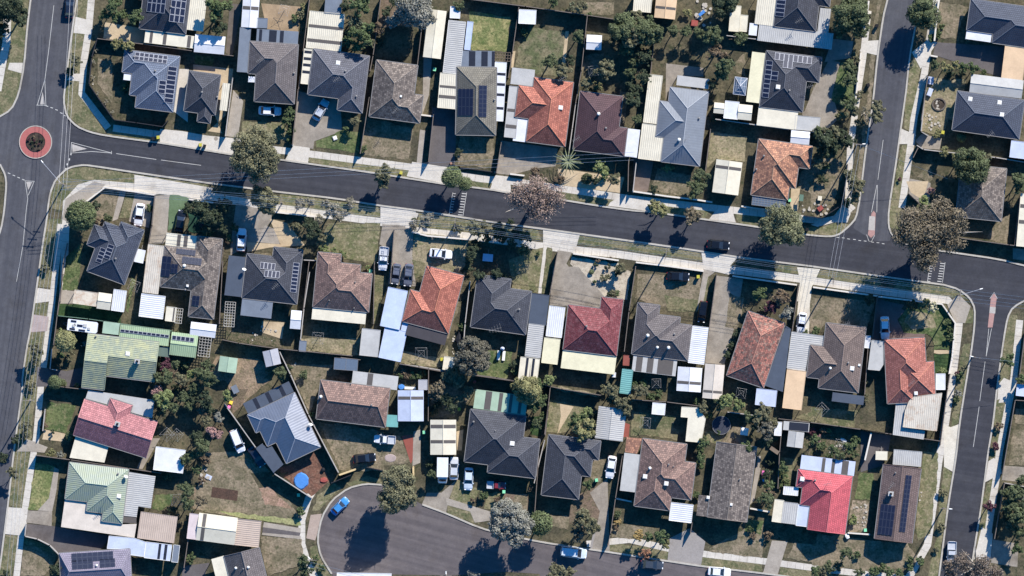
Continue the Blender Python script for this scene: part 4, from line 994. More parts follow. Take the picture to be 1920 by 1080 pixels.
# driveways and paving, in tile coordinates
T(0,0)
G('path','driveway',[(680,150),(830,190),(800,310),(660,295)])
G('path','driveway',[(85,565),(215,565),(195,660),(70,625)])
G('path','driveway',[(600,720),(650,660),(745,665),(740,735)])
G('tan','driveway',[(945,200),(1310,260),(1310,400),(930,345)])
G('dry','lawn',[(880,520),(1010,560),(1010,940),(880,760)])
G('lawn','lawn',[(1760,490),(1920,510),(1920,600),(1750,575)])
G('tan','patio',[(1740,580),(1920,600),(1920,760),(1740,640)])
G('path','side_path',[(1615,620),(1700,620),(1690,1100),(1560,1000)])
T(400,0)
G('brickgrey','paving',[(150,30),(260,40),(170,500),(110,480)])
G('tanpave','courtyard',[(430,30),(790,60),(760,290),(480,260)])
G('dirt','yard',[(1500,0),(1800,0),(1780,230),(1490,250)])
T(300,100)
G('tan','driveway',[(300,100),(660,140),(640,280),(590,560),(430,700),(560,720)])
G('conc','driveway',[(660,330),(750,430),(700,760),(595,745)])
G('verge2','lawn',[(740,610),(1120,630),(1190,790),(740,755)])
G('concold','driveway',[(1245,340),(1620,420),(1640,700),(1390,790),(1380,860),(1195,830)])
G('lawn','lawn',[(1650,690),(1800,710),(1790,900),(1400,840),(1410,790)])
G('path','driveway',[(0,680),(200,700),(420,740),(730,770),(700,910),(0,815)])
G('path','driveway',[(1200,830),(1350,850),(1330,1000),(1120,970)])
T(650,170)
G('dry','lawn',[(160,240),(600,340),(560,620),(130,575)])
G('conc','side_path',[(660,350),(710,360),(680,650),(630,650)])
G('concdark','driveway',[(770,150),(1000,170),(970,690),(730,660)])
G('dry','lawn',[(1010,400),(1330,430),(1310,700),(1000,660)])
G('concold','driveway',[(1390,450),(1900,520),(1880,680),(1700,700),(1480,760),(1350,745)])
G('path','driveway',[(590,640),(920,690),(860,830),(540,770)])
G('path','driveway',[(1340,760),(1470,775),(1480,915),(1290,885)])
G('conc','driveway',[(800,-650),(740,40),(680,220),(700,-600)])
G('path','driveway',[(0,995),(610,1085),(600,1250),(300,1040)])
T(800,0)
G('lawngold','lawn',[(380,95),(755,155),(725,460),(400,450)])
G('lawnmix','lawn',[(940,250),(1250,290),(1210,690),(1000,670),(800,600),(820,440)])
G('tan','side_path',[(1250,280),(1280,280),(1235,680),(1205,680)])
G('tan','side_path',[(800,460),(780,610),(760,610),(770,460)])
G('dry','lawn',[(1410,500),(1600,480),(1560,620),(1390,780)])
G('dry','lawn',[(1400,20),(1690,20),(1680,130),(1400,130)])
T(1000,170)
G('dry','lawn',[(780,0),(850,20),(820,320),(760,310)])
G('tan','garden_bed',[(220,700),(820,780),(780,920),(230,850)])
G('gravelbrown','driveway',[(900,600),(1080,640),(1030,915),(895,900)])
G('dry','lawn',[(1120,700),(1420,760),(1390,950),(1050,900)])
G('drylight','lawn',[(1600,370),(1920,410),(1900,640),(1650,620),(1560,700)])
G('path','driveway',[(745,970),(840,935),(1010,1000),(1050,1080),(690,1030)])
T(1200,0)
G('concold','patio',[(235,570),(570,610),(570,690),(340,680),(230,900)])
G('concold','driveway',[(1560,800),(1700,540),(1800,560),(1730,850),(1800,1080),(1450,1080)])
G('concold','driveway',[(1730,350),(1920,370),(1900,520),(1660,560)])
G('lawn','lawn',[(1800,560),(1920,520),(1920,1000),(1720,900)])
G('dry','lawn',[(850,560),(950,480),(950,690),(870,650)])
T(1300,170)
G('concold','driveway',[(980,190),(1240,200),(1300,260),(1180,370),(1140,370),(1140,250),(980,220)])
G('dry','lawn',[(960,740),(1140,600),(1370,620),(1330,800),(1260,1000),(940,880)])
G('tan','side_path',[(880,880),(960,880),(940,1080),(870,1080)])
T(1520,0)
G('path','driveway',[(485,370),(630,360),(610,500),(440,460)])
G('dry','lawn',[(1160,20),(1420,60),(1300,340),(1140,350)])
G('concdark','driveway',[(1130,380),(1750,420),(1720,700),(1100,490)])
G('path','driveway',[(910,470),(1050,360),(1140,380),(1060,500),(990,620)])
G('drylight','lawn',[(1040,700),(1400,720),(1350,1080),(1000,1080)])
T(1520,170)
G('drylight','lawn',[(1020,10),(1290,40),(1200,420),(980,360)])
G('path','driveway',[(810,340),(950,400),(900,480),(790,480)])
G('concold','driveway',[(940,450),(1000,390),(1180,430),(1160,530),(1000,520)])
G('dry','lawn',[(960,780),(1080,650),(1100,800),(1060,830)])
G('concold','driveway',[(890,790),(1080,830),(1060,1080),(960,1000),(880,930)])
T(1520,340)
G('tan','side_path',[(860,0),(1060,0),(1010,170),(900,100)])
G('dry','lawn',[(1640,400),(1790,300),(1770,570),(1590,520)])
G('dry','yard',[(0,0),(240,60),(200,230),(60,330),(0,300)])
G('concold','patio',[(1820,600),(2000,620),(2000,720),(1820,700)])
G('path','footpath',[(0,390),(180,350),(290,205),(360,290),(330,370),(210,370),(60,410)])
T(0,340)
G('conc','footpath',[(590,160),(850,0),(950,30),(780,180),(600,360),(560,340)])
G('path','driveway',[(1210,-60),(1920,60),(1850,170),(1440,110),(1400,120),(1210,80)])
G('dry','lawn',[(800,180),(950,80),(1090,90),(1010,350),(850,400)])
G('conc','side_path',[(1080,85),(1135,90),(1060,340),(1010,360)])
G('verge','lawn',[(1135,95),(1215,105),(1190,330),(1070,340)])
G('conc','driveway',[(1215,100),(1390,125),(1340,420),(1160,360)])
G('conc','driveway',[(1400,130),(1530,120),(1500,520),(1470,560),(1340,560)])
G('lawnpale','lawn',[(1530,120),(1710,150),(1560,420),(1510,450)])
G('pondgreen','garden_pond',[(1700,280),(1900,300),(1880,480),(1700,450)])
G('lawn','lawn',[(590,680),(740,560),(700,980),(560,980)])
G('conc','driveway',[(540,980),(680,990),(660,1100),(530,1100)])
T(0,500)
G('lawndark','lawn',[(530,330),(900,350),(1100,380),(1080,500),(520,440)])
G('lawn','lawn',[(1180,80),(1220,120),(1150,420),(1130,400)])
G('path','driveway',[(340,190),(470,210),(460,310),(310,330)])
G('pinkconc','driveway',[(300,430),(440,450),(425,580),(275,590)])
G('conc','driveway',[(550,210),(700,220),(680,330),(540,320)])
G('concdark','driveway',[(330,900),(600,940),(760,900),(730,1080),(330,1080)])
T(380,360)
G('concold','driveway',[(300,100),(620,180),(620,250),(480,450),(250,570),(250,500)])
G('conc','patio',[(560,300),(720,360),(690,470),(480,450)])
G('tan','courtyard',[(600,240),(760,280),(920,480),(600,500),(400,540),(400,450),(700,470)])
G('verge2','lawn',[(1130,280),(1600,280),(1560,650),(1300,600),(1000,620)])
G('path','driveway',[(1600,130),(1920,165),(1900,310),(1600,280)])
G('concold','driveway',[(1620,290),(1900,310),(1890,560),(1920,850),(1670,830),(1700,540),(1590,470)])
G('dry','yard',[(380,540),(720,560),(640,520),(600,580)])
T(760,340)
G('drylight','lawn',[(80,460),(570,520),(540,850),(100,860),(60,640)])
G('verge','lawn',[(60,700),(180,740),(150,860),(90,870)])
G('path','driveway',[(0,255),(120,290),(60,430),(0,415)])
G('verge2','lawn',[(930,700),(1210,600),(1250,600),(1200,1010),(960,980)])
G('path','side_path',[(1245,590),(1275,590),(1225,1010),(1195,1010)])
G('verge','lawn',[(1275,590),(1330,600),(1260,1010),(1225,1010)])
G('path','driveway',[(1240,430),(1570,480),(1530,620),(1240,570)])
G('concold','driveway',[(1370,620),(1500,640),(1450,740),(1690,1080),(1300,1080)])
G('gravel','garden',[(1500,680),(1920,740),(1960,1080),(1700,1080),(1480,740)])
T(960,500)
G('concold','driveway',[(370,0),(600,0),(830,270),(800,380),(340,345)])
G('gravel','garden',[(590,0),(1070,40),(1040,300),(830,270)])
G('dry','lawn',[(1130,60),(1700,100),(1690,410),(1500,400),(1110,290)])
G('verge','lawn',[(1370,260),(1690,300),(1680,410),(1400,400)])
G('conc','side_path',[(1720,60),(1760,70),(1700,370),(1660,400)])
G('verge','side_strip',[(1765,70),(1780,80),(1735,350),(1705,360)])
G('concold','driveway',[(1840,80),(2080,110),(2020,500),(1900,860),(1745,860)])
T(1300,530)
G('concold','driveway',[(195,0),(325,35),(285,390),(350,430),(280,740),(105,720)])
G('dry','lawn',[(325,90),(460,140),(400,420),(290,400)])
G('pathcream','driveway',[(960,0),(1065,10),(1040,460),(920,440)])
G('dry','lawn',[(1050,130),(1640,160),(1570,400),(1180,370),(1100,480),(1040,440)])
G('pinkbrown','driveway',[(1650,150),(1900,200),(1800,330),(1910,460),(1700,520),(1610,510)])
T(1140,340)
G('path','driveway',[(20,190),(90,145),(340,180),(380,270),(0,220)])
G('path','driveway',[(910,340),(970,260),(1110,230),(1150,370)])
G('path','driveway',[(840,635),(1170,680),(1100,760),(1090,840),(860,790)])
G('pathcream','driveway',[(1700,770),(1910,790),(1830,960),(1790,1080),(1700,1080),(1730,900)])
G('conc','footpath',[(860,790),(960,820),(900,860),(860,1080),(830,1080)])
T(1520,520)
G('pinkbrown','driveway',[(600,180),(850,300),(780,380),(840,500),(1030,510),(1020,540),(650,560),(555,560)])
G('lawn','lawn',[(850,290),(1000,230),(1200,250),(1280,430),(1240,650),(1110,650),(1100,540),(1040,510),(840,505),(785,380)])
G('drylight','lawn',[(900,300),(1100,330),(1130,450),(920,470),(840,400)])
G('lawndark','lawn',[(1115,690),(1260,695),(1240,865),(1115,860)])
G('tan','side_path',[(1110,655),(1260,655),(1255,690),(1110,690)])
G('conc','footpath',[(1230,250),(1330,150),(1440,260),(1390,410),(1300,410)])
G('path','driveway',[(1720,1040),(1780,940),(1830,990),(1800,1120),(1690,1130)])
T(1520,700)
G('path','driveway',[(1690,100),(1740,40),(1850,90),(1820,170),(1680,240)])
G('pathcream','driveway',[(1200,460),(1260,485),(1340,455),(1285,890),(1200,840)])
G('verge2','lawn',[(1010,700),(1150,720),(1130,1080),(1000,1080)])
G('concdark','driveway',[(450,520),(720,560),(700,700),(640,830),(450,890)])
G('lawn','lawn',[(450,895),(570,900),(540,1080),(400,1080)])
G('verge','lawn',[(0,310),(420,330),(390,490),(0,440)])
G('path','driveway',[(1600,790),(1650,760),(1710,830),(1720,900),(1570,980)])
G('dry','lawn',[(1840,320),(2000,330),(2000,460),(1830,450)])
G('dry','lawn',[(1820,500),(2000,510),(2000,840),(1780,820)])
G('concold','driveway',[(1740,830),(2000,850),(2000,990),(1720,960)])
T(1520,855)
G('path','driveway',[(1540,640),(1640,700),(1620,920),(1470,930)])
G('concold','driveway',[(1640,750),(1870,790),(1860,1000),(1620,960)])
G('verge2','lawn',[(1000,80),(1140,90),(1080,700),(960,760),(950,600)])
G('dry','lawn',[(60,700),(870,790),(960,900),(940,1000),(560,1040),(0,980)])
G('shellgarden','garden_bed',[(370,400),(530,410),(500,690),(330,680)])
T(260,490)
G('drylight','lawn',[(1460,690),(1920,700),(1900,840),(1440,800)])
G('tan','patio',[(1110,540),(1310,550),(1290,700),(1110,640)])
G('garden','garden_bed',[(790,610),(1330,720),(1310,785),(780,700)])
G('tandirt','yard',[(700,860),(1100,880),(1250,950),(1100,1080),(600,1080),(680,900)])
G('dry','lawn',[(1370,920),(1760,930),(1660,1060),(1400,1060)])
T(640,490)
G('drylight','lawn',[(0,700),(170,690),(150,850),(0,840)])
G('drylight','lawn',[(560,800),(880,870),(960,760),(960,960),(530,920)])
G('dry','side_strip',[(1050,250),(1100,300),(960,700),(940,690)])
G('lawn','lawn',[(1300,800),(1540,810),(1500,1060),(1220,1020)])
G('verge','side_strip',[(290,130),(400,130),(330,560),(270,560)])
T(320,660)
G('tandirt','yard',[(420,60),(780,60),(760,220),(900,250),(640,470),(520,330)])
G('dirt','yard',[(530,330),(700,330),(640,480),(560,560)])
G('dry','yard',[(1080,140),(1420,120),(1330,320),(1250,560),(1100,200)])
G('dry','yard',[(320,900),(700,900),(900,1080),(300,1080)])
G('dry','lawn',[(1330,620),(1920,720),(1920,1080),(1520,1060)])
G('dirtred','yard',[(960,1060),(1280,900),(1400,1080),(1000,1090)])
T(640,680)
G('dry','lawn',[(0,720),(300,720),(520,650),(640,900),(350,930),(0,960)])
G('brickred','side_path',[(545,660),(645,645),(650,860),(625,910)])
G('conc','driveway',[(650,620),(715,600),(710,900),(640,930)])
G('tan','patio',[(1035,620),(1100,600),(1085,790),(1040,790)])
G('dry','yard',[(800,190),(900,180),(1180,300),(1100,400),(1000,500),(800,500)])
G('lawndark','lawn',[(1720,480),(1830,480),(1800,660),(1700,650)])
T(960,680)
G('verge2','lawn',[(340,330),(560,380),(700,410),(480,640),(310,620)])
G('tan','side_path',[(430,370),(555,395),(410,640),(440,480)])
G('drylight','side_path',[(420,210),(800,290),(780,310),(400,250)])
G('verge','lawn',[(1080,440),(1480,480),(1450,590),(1510,610),(1490,700),(1180,650),(1070,660)])
G('brickred','patio',[(1015,540),(1060,555),(1050,670),(1000,670)])
G('verge2','yard',[(1730,620),(1920,600),(1900,740),(1750,720)])
G('dry','side_strip',[(730,870),(850,860),(800,1080),(700,1080)])
T(1260,690)
G('dry','lawn',[(520,520),(640,540),(700,700),(430,690)])
G('verge','lawn',[(1100,440),(1280,380),(1650,390),(1640,540),(1240,480)])
G('garden','garden_bed',[(1200,600),(1700,600),(1680,790),(1180,790)])
G('verge','side_strip',[(970,800),(1120,820),(1060,1080),(960,1080)])
G('conc','side_path',[(770,890),(800,900),(760,1080),(730,1080)])
T(0,680)
G('lawn','lawn',[(430,360),(690,380),(590,640),(400,590)])
G('tan','garden_bed',[(400,600),(590,640),(560,710),(380,690)])
G('conc','footpath',[(150,800),(240,685),(430,760),(400,810),(270,800)])
G('lawn','lawn',[(320,890),(490,930),(470,1120),(280,1160)])
G('concold','side_path',[(1360,680),(1440,680),(1280,960),(1230,950)])
T(0,855)
G('lawngold','lawn',[(320,80),(490,90),(440,380),(340,490),(255,480)])
G('conc','side_path',[(490,100),(530,120),(510,300),(470,500),(340,490),(440,380)])
G('concold','driveway',[(250,490),(470,500),(465,630),(240,600)])
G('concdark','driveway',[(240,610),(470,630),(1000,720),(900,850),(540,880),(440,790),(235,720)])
G('path','driveway',[(60,460),(210,470),(240,600),(220,720),(30,700)])
G('dry','lawn',[(215,790),(440,850),(530,900),(400,1080),(180,1080)])
G('verge','side_path',[(230,725),(440,800),(530,880),(500,890),(215,780)])
G('lawn','lawn',[(1400,350),(1560,340),(1540,440),(1440,490),(1370,470)])
G('tandirt','yard',[(1740,280),(1920,260),(1920,510),(1740,470)])
T(320,855)
G('dry','yard',[(300,0),(640,0),(800,300),(1060,400),(1180,560),(1150,620),(560,540),(300,500),(200,440)])
G('pinkdirt','yard',[(800,290),(880,270),(1100,480),(850,430)])
G('mulchbrown','garden_bed',[(375,278),(607,312),(598,405),(362,370)])
G('dirtred','yard',[(1010,190),(1250,40),(1330,10),(1440,220),(1270,360)])
G('lime','side_strip',[(430,490),(1170,580),(1170,630),(600,550)])
G('conc','driveway',[(840,595),(1170,650),(1170,690),(830,640)])
G('concdark','driveway',[(830,640),(1170,690),(1160,720),(825,690)])
G('conc','driveway',[(825,690),(1170,720),(1170,750),(820,710)])
G('dry','lawn',[(820,715),(1175,755),(1190,880),(1130,1000),(870,1080),(810,850)])
G('pathpink','driveway',[(1260,530),(1360,520),(1320,700),(1300,760),(1220,740)])
G('concdark','driveway',[(110,990),(350,960),(300,1090),(100,1090)])
T(640,855)
G('concold','driveway',[(770,330),(900,330),(1040,210),(970,380),(940,520),(725,435)])
G('verge2','lawn',[(1040,210),(1250,300),(1170,460),(970,380)])
G('conc','footpath',[(940,375),(1340,500),(1350,580),(1200,600),(1160,500),(950,440)])
G('dirt','yard',[(1460,330),(1680,350),(1680,500),(1450,420)])
G('verge2','lawn',[(1330,330),(1460,330),(1450,470),(1280,480)])
T(960,855)
G('dry','lawn',[(30,340),(140,350),(130,500),(0,480)])
G('dirt','yard',[(540,380),(850,220),(830,700),(500,600)])
G('dry','yard',[(340,530),(520,550),(500,660),(340,630)])
G('pathgrey','driveway',[(730,690),(830,700),(870,870),(700,830)])
G('pathgrey','driveway',[(1420,740),(1600,650),(1740,770),(1700,990),(1400,940)])
G('dry','lawn',[(900,600),(1300,650),(1280,700),(1100,750),(890,730)])
G('concold','driveway',[(700,330),(860,200),(880,860),(720,840),(790,500)])
T(1260,855)
G('dry','lawn',[(340,830),(660,650),(830,620),(810,920),(330,860)])
G('lawn','lawn',[(680,570),(840,580),(790,700),(650,680)])
G('conc','driveway',[(900,760),(1040,770),(950,1070),(820,1050)])
G('dry','lawn',[(1110,780),(1500,830),(1500,1000),(1030,920)])
G('lawn','lawn',[(1700,150),(1820,160),(1780,400),(1640,380)])
G('conc','side_path',[(770,0),(800,0),(760,300),(740,400),(700,440)])
# markings
S1()
MK([(101,10),(91,97),(84,150)],.8); MK([(84,150),(70,197)],.6); MK([(84,150),(86,197)],.6); MK([(68,197),(88,198)],.8)
G('islandconc','traffic_island',[(80,172),(84,196),(75,196)])
for q in [(88,199),(97,202),(106,206),(115,212),(122,217)]: MKD(q,5,1.4,18)
for q in [(133,289),(130,299),(126,308),(123,317)]: MKD(q,4,2.4,-80)
for q in [(17,325),(26,329),(35,333),(44,337)]: MKD(q,5,1.4,22)
MK([(134,267),(210,287)],.7); MK([(133,287),(172,284),(210,287)],.7); MK([(134,267),(133,288)],.9); MK([(209,283),(209,289)],.8)
G('islandconc','traffic_island',[(135,270),(163,279),(136,285)])
MK([(218,288),(293,299)],.7); MK([(302,300),(377,310)],.7)
MK([(47,339),(52,372),(49,396),(43,460),(31,528)],.7); MK([(64,340),(53,366)],.7); MK([(47,339),(65,340)],.8)
G('islandconc','traffic_island',[(49,341),(61,341),(53,356)])
MK([(1656,262),(1646,337)],.7); MK([(1644,347),(1634,398)],.7); MK([(1645,347),(1644,398)],.7); MK([(1625,440),(1629,452),(1634,453),(1640,441)],.7)
for q in [(1571,445),(1581,446),(1591,448),(1602,449),(1612,451),(1622,452),(1636,454),(1646,455),(1656,457)]: MKD(q,5,1.3,8)
G('islandred','traffic_island',[(1634,400),(1638,395),(1642,400),(1640,440),(1633,446),(1627,440)])
G('islandred','traffic_island',[(1858,558),(1864,550),(1869,558),(1861,614),(1852,614)])
MK([(1854,616),(1849,668)],.7); MK([(1859,616),(1849,668)],.7); MK([(1847,678),(1837,752)],.7); MK([(1836,762),(1825,838)],.7); MK([(1856,560),(1864,548),(1870,560)],.7)
MK([(849,361),(842,402)],.8); MK([(875,361),(868,405)],.8)
for k in range(9):
    MKD((852-k*.9,363+k*5),5,1.2,5); MKD((870-k*.9,363+k*5),8,1.6,5)
MK([(1744,492),(1739,528)],.8); MK([(1772,492),(1767,530)],.8)
for k in range(8):
    MKD((1747-k*.8,494+k*4.8),6,1.2,5); MKD((1767-k*.8,494+k*4.8),8,1.6,5)
MK([(1545,443),(1664,458)],.01)
G('islandconc','traffic_island',[(1856,575),(1867,576),(1866,588),(1855,587)])
G('islandconc','traffic_island',[(1630,405),(1641,406),(1640,432),(1628,431)])
# ---- row 1: houses north of the curving street -------------------------------------------
T(0,0)
H('charcoal house cut by the top edge, panels on both slopes', 7, 'charcoal', [(1335,-350,1675,312),(1240,-300,1500,25)])
P(1345,-60,1490,130,4,2); P(1560,-60,1660,215,3,4); V(1548,68)
L('cream', (1722,-60,1832,288), 7, rib=1)
L('cream', (1315,275,1745,440), 7, bands=[(.1,.16),(.37,.44),(.86,.93)], h=2.3)
F('shed','white shed with a half grey gable roof','white',(1763,310,2020,495),5,g='u')
H('blue grey hip roof house with 24 panels beside the roundabout', 7, 'slate', [(1625,512,1222,970),(1105,652,1625,512),(1172,857,1625,512)], pitch=21)
P(1225,470,1508,578,7,2); P(1522,598,1562,932,1,8); P(1443,725,1492,850,1,3); V(1405,643); V(1215,515)
L('white', (1122,665,1190,730), 7)
T(300,100)
H('narrow charcoal townhouse with raised roof edges', 8, 'charcoal', [(270,160,500,560),(563,205,265,480),(375,360,455,632)], pitch=26)
V(520,398); V(385,355)
L('cream', (570,268,606,522), 7, rib=1)
T(400,0)
H('grey brown house with a white car under its front eave', 4, 'greybrown', [(768,405,372,915),(315,663,768,405)])
V(730,662); AN(425,545)
L('white', (320,690,380,745), 4)
L('bluegrey', (397,262,763,402), 4, bands=[(.06,.13),(.3,.48),(.56,.65)])
F('carport','blue grey sheet metal carport','bluegrey',(245,250,315,655),4)
F('shed','long white garage with a central ridge and one dark band','white',(275,-60,402,257),4,g='v',bands=[(.38,.48)],axis='v')
F('shed','small square grey shed','bluegrey',(400,165,488,258),3)
H('grey house behind the silver car parked askew', 7.5, 'grey', [(1408,508,852,852),(1408,508,1118,992)])
K(1126,570); V(1192,645); AN(1115,722); V(1290,870)
F('carport','long cream patio roof with three dark bands','cream',(872,100,1150,465),6,bands=[(.36,.44),(.74,.83)],axis='v',rib=1)
F('carport','narrow cream roof with four dark stripes','cream',(822,440,862,762),6,bands=[(.05,.13),(.24,.32),(.42,.5),(.62,.7)],axis='v')
F('shed','grey metal shed','bluegrey',(1015,-30,1150,135),5)
H('weathered brown house with worn beige ridge lines', 7.5, 'weathered', [(1842,592,1405,1051),(1890,862,1405,1051)])
K(1690,870,.3); AN(1640,1000)
T(650,170)
H('olive grey house with two dark blue panel blocks', 1, 'olive', [(993,-211,1340,405)])
P(1005,-15,1138,229,4,3); P(1191,-44,1260,242,2,7); V(1330,85)
T(800,0)
L('bluegrey', (313,458,612,605), 1, bands=[(.23,.42),(.6,.79),(.91,1)])
F('pergola','open brown timber pergola frame','timber',(616,470,752,556),3,slat=1,h=2.3)
F('carport','bright white carport with four grey stripes','white',(617,560,688,1094),3.5,bands=[(.18,.225),(.355,.4),(.53,.575),(.76,.805)],axis='v')
F('shed','long corrugated off white garage','offwhite',(200,185,300,670),6.5,rib=2)
F('shed','narrow pale blue lean roof','paleblue',(368,195,392,455),6.5)
F('carport','cream carport with two mottled bands','cream',(125,657,266,985),5,bands=[(.35,.42),(.63,.72)],axis='v',rib=1)
F('shed','cream and blue gabled garage','cream',(20,85,128,535),7,g='v')
H('orange tiled house with a west wing and white skylight', 7.5, 'orange', [(1320,745,893,1275),(830,770,1225,1110)])
K(1205,972); AN(1215,715)
L('offwhite', (766,610,960,780), 6, bands=[(.0,.02)])
F('carport','pale grey side carport roof','offwhite',(745,775,800,1245),6,bands=[(.44,.5),(.75,.82)],axis='v')
L('white', (800,1066,890,1282), 7)
F('shed','white square garden shed','white',(833,88,980,222),3)
F('shed','white cubby shed with grey lower half','white',(1440,315,1570,455),3,g='u')
F('shed','narrow white shed under the overhanging tree','white',(215,60,300,170),3)
T(1000,170)
H('dark maroon brown tiled house', 7, 'maroon', [(803,55,357,535),(845,340,357,535)])
V(585,213,1); V(650,340); AN(385,440)
L('white', (852,342,930,605), 7)
F('carport','cream corrugated carport joining two houses','cream',(980,297,1145,637),7,rib=1)
F('shed','long cream garage behind the joined carport','cream',(1040,-146,1110,302),7,rib=1)
H('light grey standing seam metal house', 7, 'seam', [(1592,15,1148,640),(1140,95,1520,462)], seam=1)
V(1488,252); V(1308,445,1); AN(1370,440)
L('offwhite', (1295,-136,1572,-12), 7)
T(1300,170)
H('orange brown house with glazed south verandah', 8, 'tanorange', [(585,435,843,985),(585,435,915,880),(585,435,1040,705)])
V(630,590); V(562,710)
L('glass', (530,950,822,1065), 7, grid=(11,4), h=2.3)
F('shed','large cream gabled garage','cream',(205,618,400,945),7.5,g='v',bands=[(.17,.26)],axis='v')
F('shed','bright white gabled shed','white',(878,358,1037,490),5,g='u')
F('carport','pale grey carport of square sheets','offwhite',(917,225,1128,370),5)
F('shed','low white shed with rounded end','white',(285,92,395,262),6)
F('shed','cream gabled shed, westmost of three in a row','cream',(187,107,268,212),6,g='u')
F('shed','cream garden shed with a folded roof','cream',(405,122,517,272),6,g='u')
T(1200,0)
H('charcoal house with L shaped rows of framed panels', 7, 'charcoal', [(1135,460,1458,1010),(1135,460,1605,745)])
P(1132,545,1152,885,1,8); P(1180,640,1232,730,1,2); P(1213,475,1538,583,8,1); P(1285,545,1363,625,2,1); K(1236,787); V(1338,820); AN(1515,785)
L('pale yellow', (1006,468,1072,932), 7)
L('cream', (1065,962,1400,1172), 7)
H('charcoal house wrapped in pale verandahs at the top', 7, 'charcoal', [(1200,240,1660,-400),(1300,-400,1700,65)])
P(1240,-110,1290,158,1,7); AN(1420,195)
L('cream', (1060,-60,1195,240), 7, rib=1)
L('offwhite', (1070,222,1720,450), 7, rib=1, h=2.35)
L('offwhite', (1618,72,1690,300), 7, rib=1, h=2.3)
L('white', (985,210,1045,325), 6, h=2.2)
F('shed','tall cream shed beside the dense hedge','cream',(815,50,888,290),5)
F('shed','short cream shed against a taller one','cream',(897,135,957,290),5,h=2.1)
F('shed','cream corrugated shed cut by the top edge','cream',(-50,-60,95,118),5,rib=1)
F('shed','tan gabled shed with brown bands','peach',(148,-60,312,180),6,g='v',bands=[(.52,.62)],axis='v')
GZ((853,693,945,862),7)
T(1520,0)
H('blue black hip roof house at the top right corner', 8, 'slatedark', [(1397,275,2150,95),(1625,388,2150,95)])
L('white', (1397,278,1612,385), 8)
F('carport','tan flat roof','peach',(1745,403,1900,735),7)
F('shed','long pale shed with a low ridge','offwhite',(1440,668,1890,890),7,g='u')
T(1520,170)
H('blue black house with three skylights and roof aerial', 8, 'slatedark', [(1315,5,1868,440)])
K(1427,78); K(1690,110); K(1708,220); AN(1605,400)
F('shed','pale square roof at the right edge','bluewhite',(1800,450,1990,625),7)
T(0,340)
H('slate grey house with three stepped north hips', 20, 'slatedark', [(950,365,1125,930),(855,390,1112,689),(1095,365,1125,930)])
P(914,592,921,740,1,4); P(984,560,996,708,1,4); V(1050,697)
F('trailer','white box trailer parked tight beside the slate house','white',(1235,605,1292,740),12,h=2.2,small=1)
T(380,360)
H('charcoal house with white framed panels and flat side roof', 6.5, 'charcoal', [(402,555,850,1010),(645,495,850,1010)])
P(527,628,655,705,4,1); P(565,700,695,778,4,1); P(820,633,846,908,1,8); DI(378,702); AN(660,850)
L('slatemetal', (240,570,350,945), 6.5)
L('bluegrey', (360,962,620,1140), 6.5)
H('plain brown house with stepped east hips', 5.5, 'brown', [(1042,540,1203,1055),(1424,656,998,1034),(1528,736,998,1034)])
V(1375,812,.35); V(1142,975,.3); V(1365,1045,.3)
L('cream', (992,1038,1465,1190), 5.5)
T(1520,340)
H('worn grey brown house behind the big roadside eucalyptus', 6, 'weathered', [(1757,-112,1298,318)])
V(1705,245,.4)
F('carport','striped cream roof at the right edge','cream',(1885,110,2050,600),5,bands=[(.2,.27),(.5,.57)],axis='v')
T(260,490)
H('brown house with dark panels either side of its ridge', 6.5, 'weathered', [(760,-199,452,495),(242,-140,705,285)])
P(347,-118,515,-48,6,2); P(402,-45,570,38,6,2); P(222,-50,285,140,2,3); P(302,20,355,112,2,2); P(492,305,548,402,2,2); K(445,220,.35); V(425,255); V(420,40,1)
L('cream', (257,-258,530,-112), 6.5, bands=[(.35,.46),(.56,.68)])
F('carport','long rusty cream carport roof','rustcream',(92,-155,180,295),7,rib=1)
F('shed','white garage with horizontal ribs','white',(32,288,222,520),7,rib=2)
F('shed','small cream shed with a dark skylight','cream',(258,405,332,545),7,bands=[(.7,.85)])
F('pergola','white lattice pergola joined to a cream shed','lattice',(345,420,388,560),7,slat=2,h=2.3)
F('shed','white shed with a grey rear half','white',(478,542,692,690),7,g='u')
F('pergola','white lattice pergola beside the back verandah','lattice',(785,362,862,590),4,slat=2,h=2.3)
F('pergola','white slatted frame behind the solar shed','lattice',(558,672,640,862),7,slat=2,h=2.3)
F('shed','white shed with a clear plastic front','white',(1378,438,1458,612),5,g='u')
F('shed','small square grey garden shed','bluegrey',(1452,712,1506,814),5,h=2)
F('shed','pale green shed with a central ridge','mint',(737,850,878,1008),8,g='v')
F('shed','silver gabled shed turned anticlockwise','silver',(1118,812,1286,920),-13,g='v')
F('greenhouse','clear roofed greenhouse with white frame','glass',(1765,866,1970,985),4,h=2,grid=(2,1))
T(0,500)
H('lichen green metal roofed house with a long panel strip', 7, 'greenmetal', [(800,600,1395,1035,'gu'),(800,600,945,1110,'gu')], seam=2, pitch=16)
K(1157,782); C(1245,850); V(870,627)
L('mint', (938,492,1072,615), 7)
F('carport','green carport roof carrying eleven panels','mintmetal',(1092,515,1520,715),7,panels=[(1092,560,1525,640,11,1)])
F('shed','green gabled shed carrying five panels','mintmetal',(1552,585,1765,820),7,g='u',panels=[(1556,615,1750,680,5,1)])
L('greendark',(1435,715,1525,815),7,h=2.2)
CARAVAN(750,535,7)
F('carport','rusty cream flat roof nearest the west street','rustcream',(680,207,872,358),8)
F('shed','cream shed with a grey lower slope','cream',(895,230,995,392),8,g='u')
F('shed','white corrugated shed with vertical ribs','white',(1032,202,1120,408),8,rib=1)
T(640,490)
H('bright orange tiled house beside two pale blue carports', 15, 'orange', [(770,40,965,650),(625,255,965,650)])
L('darkbrown', (607,550,932,756), 15)
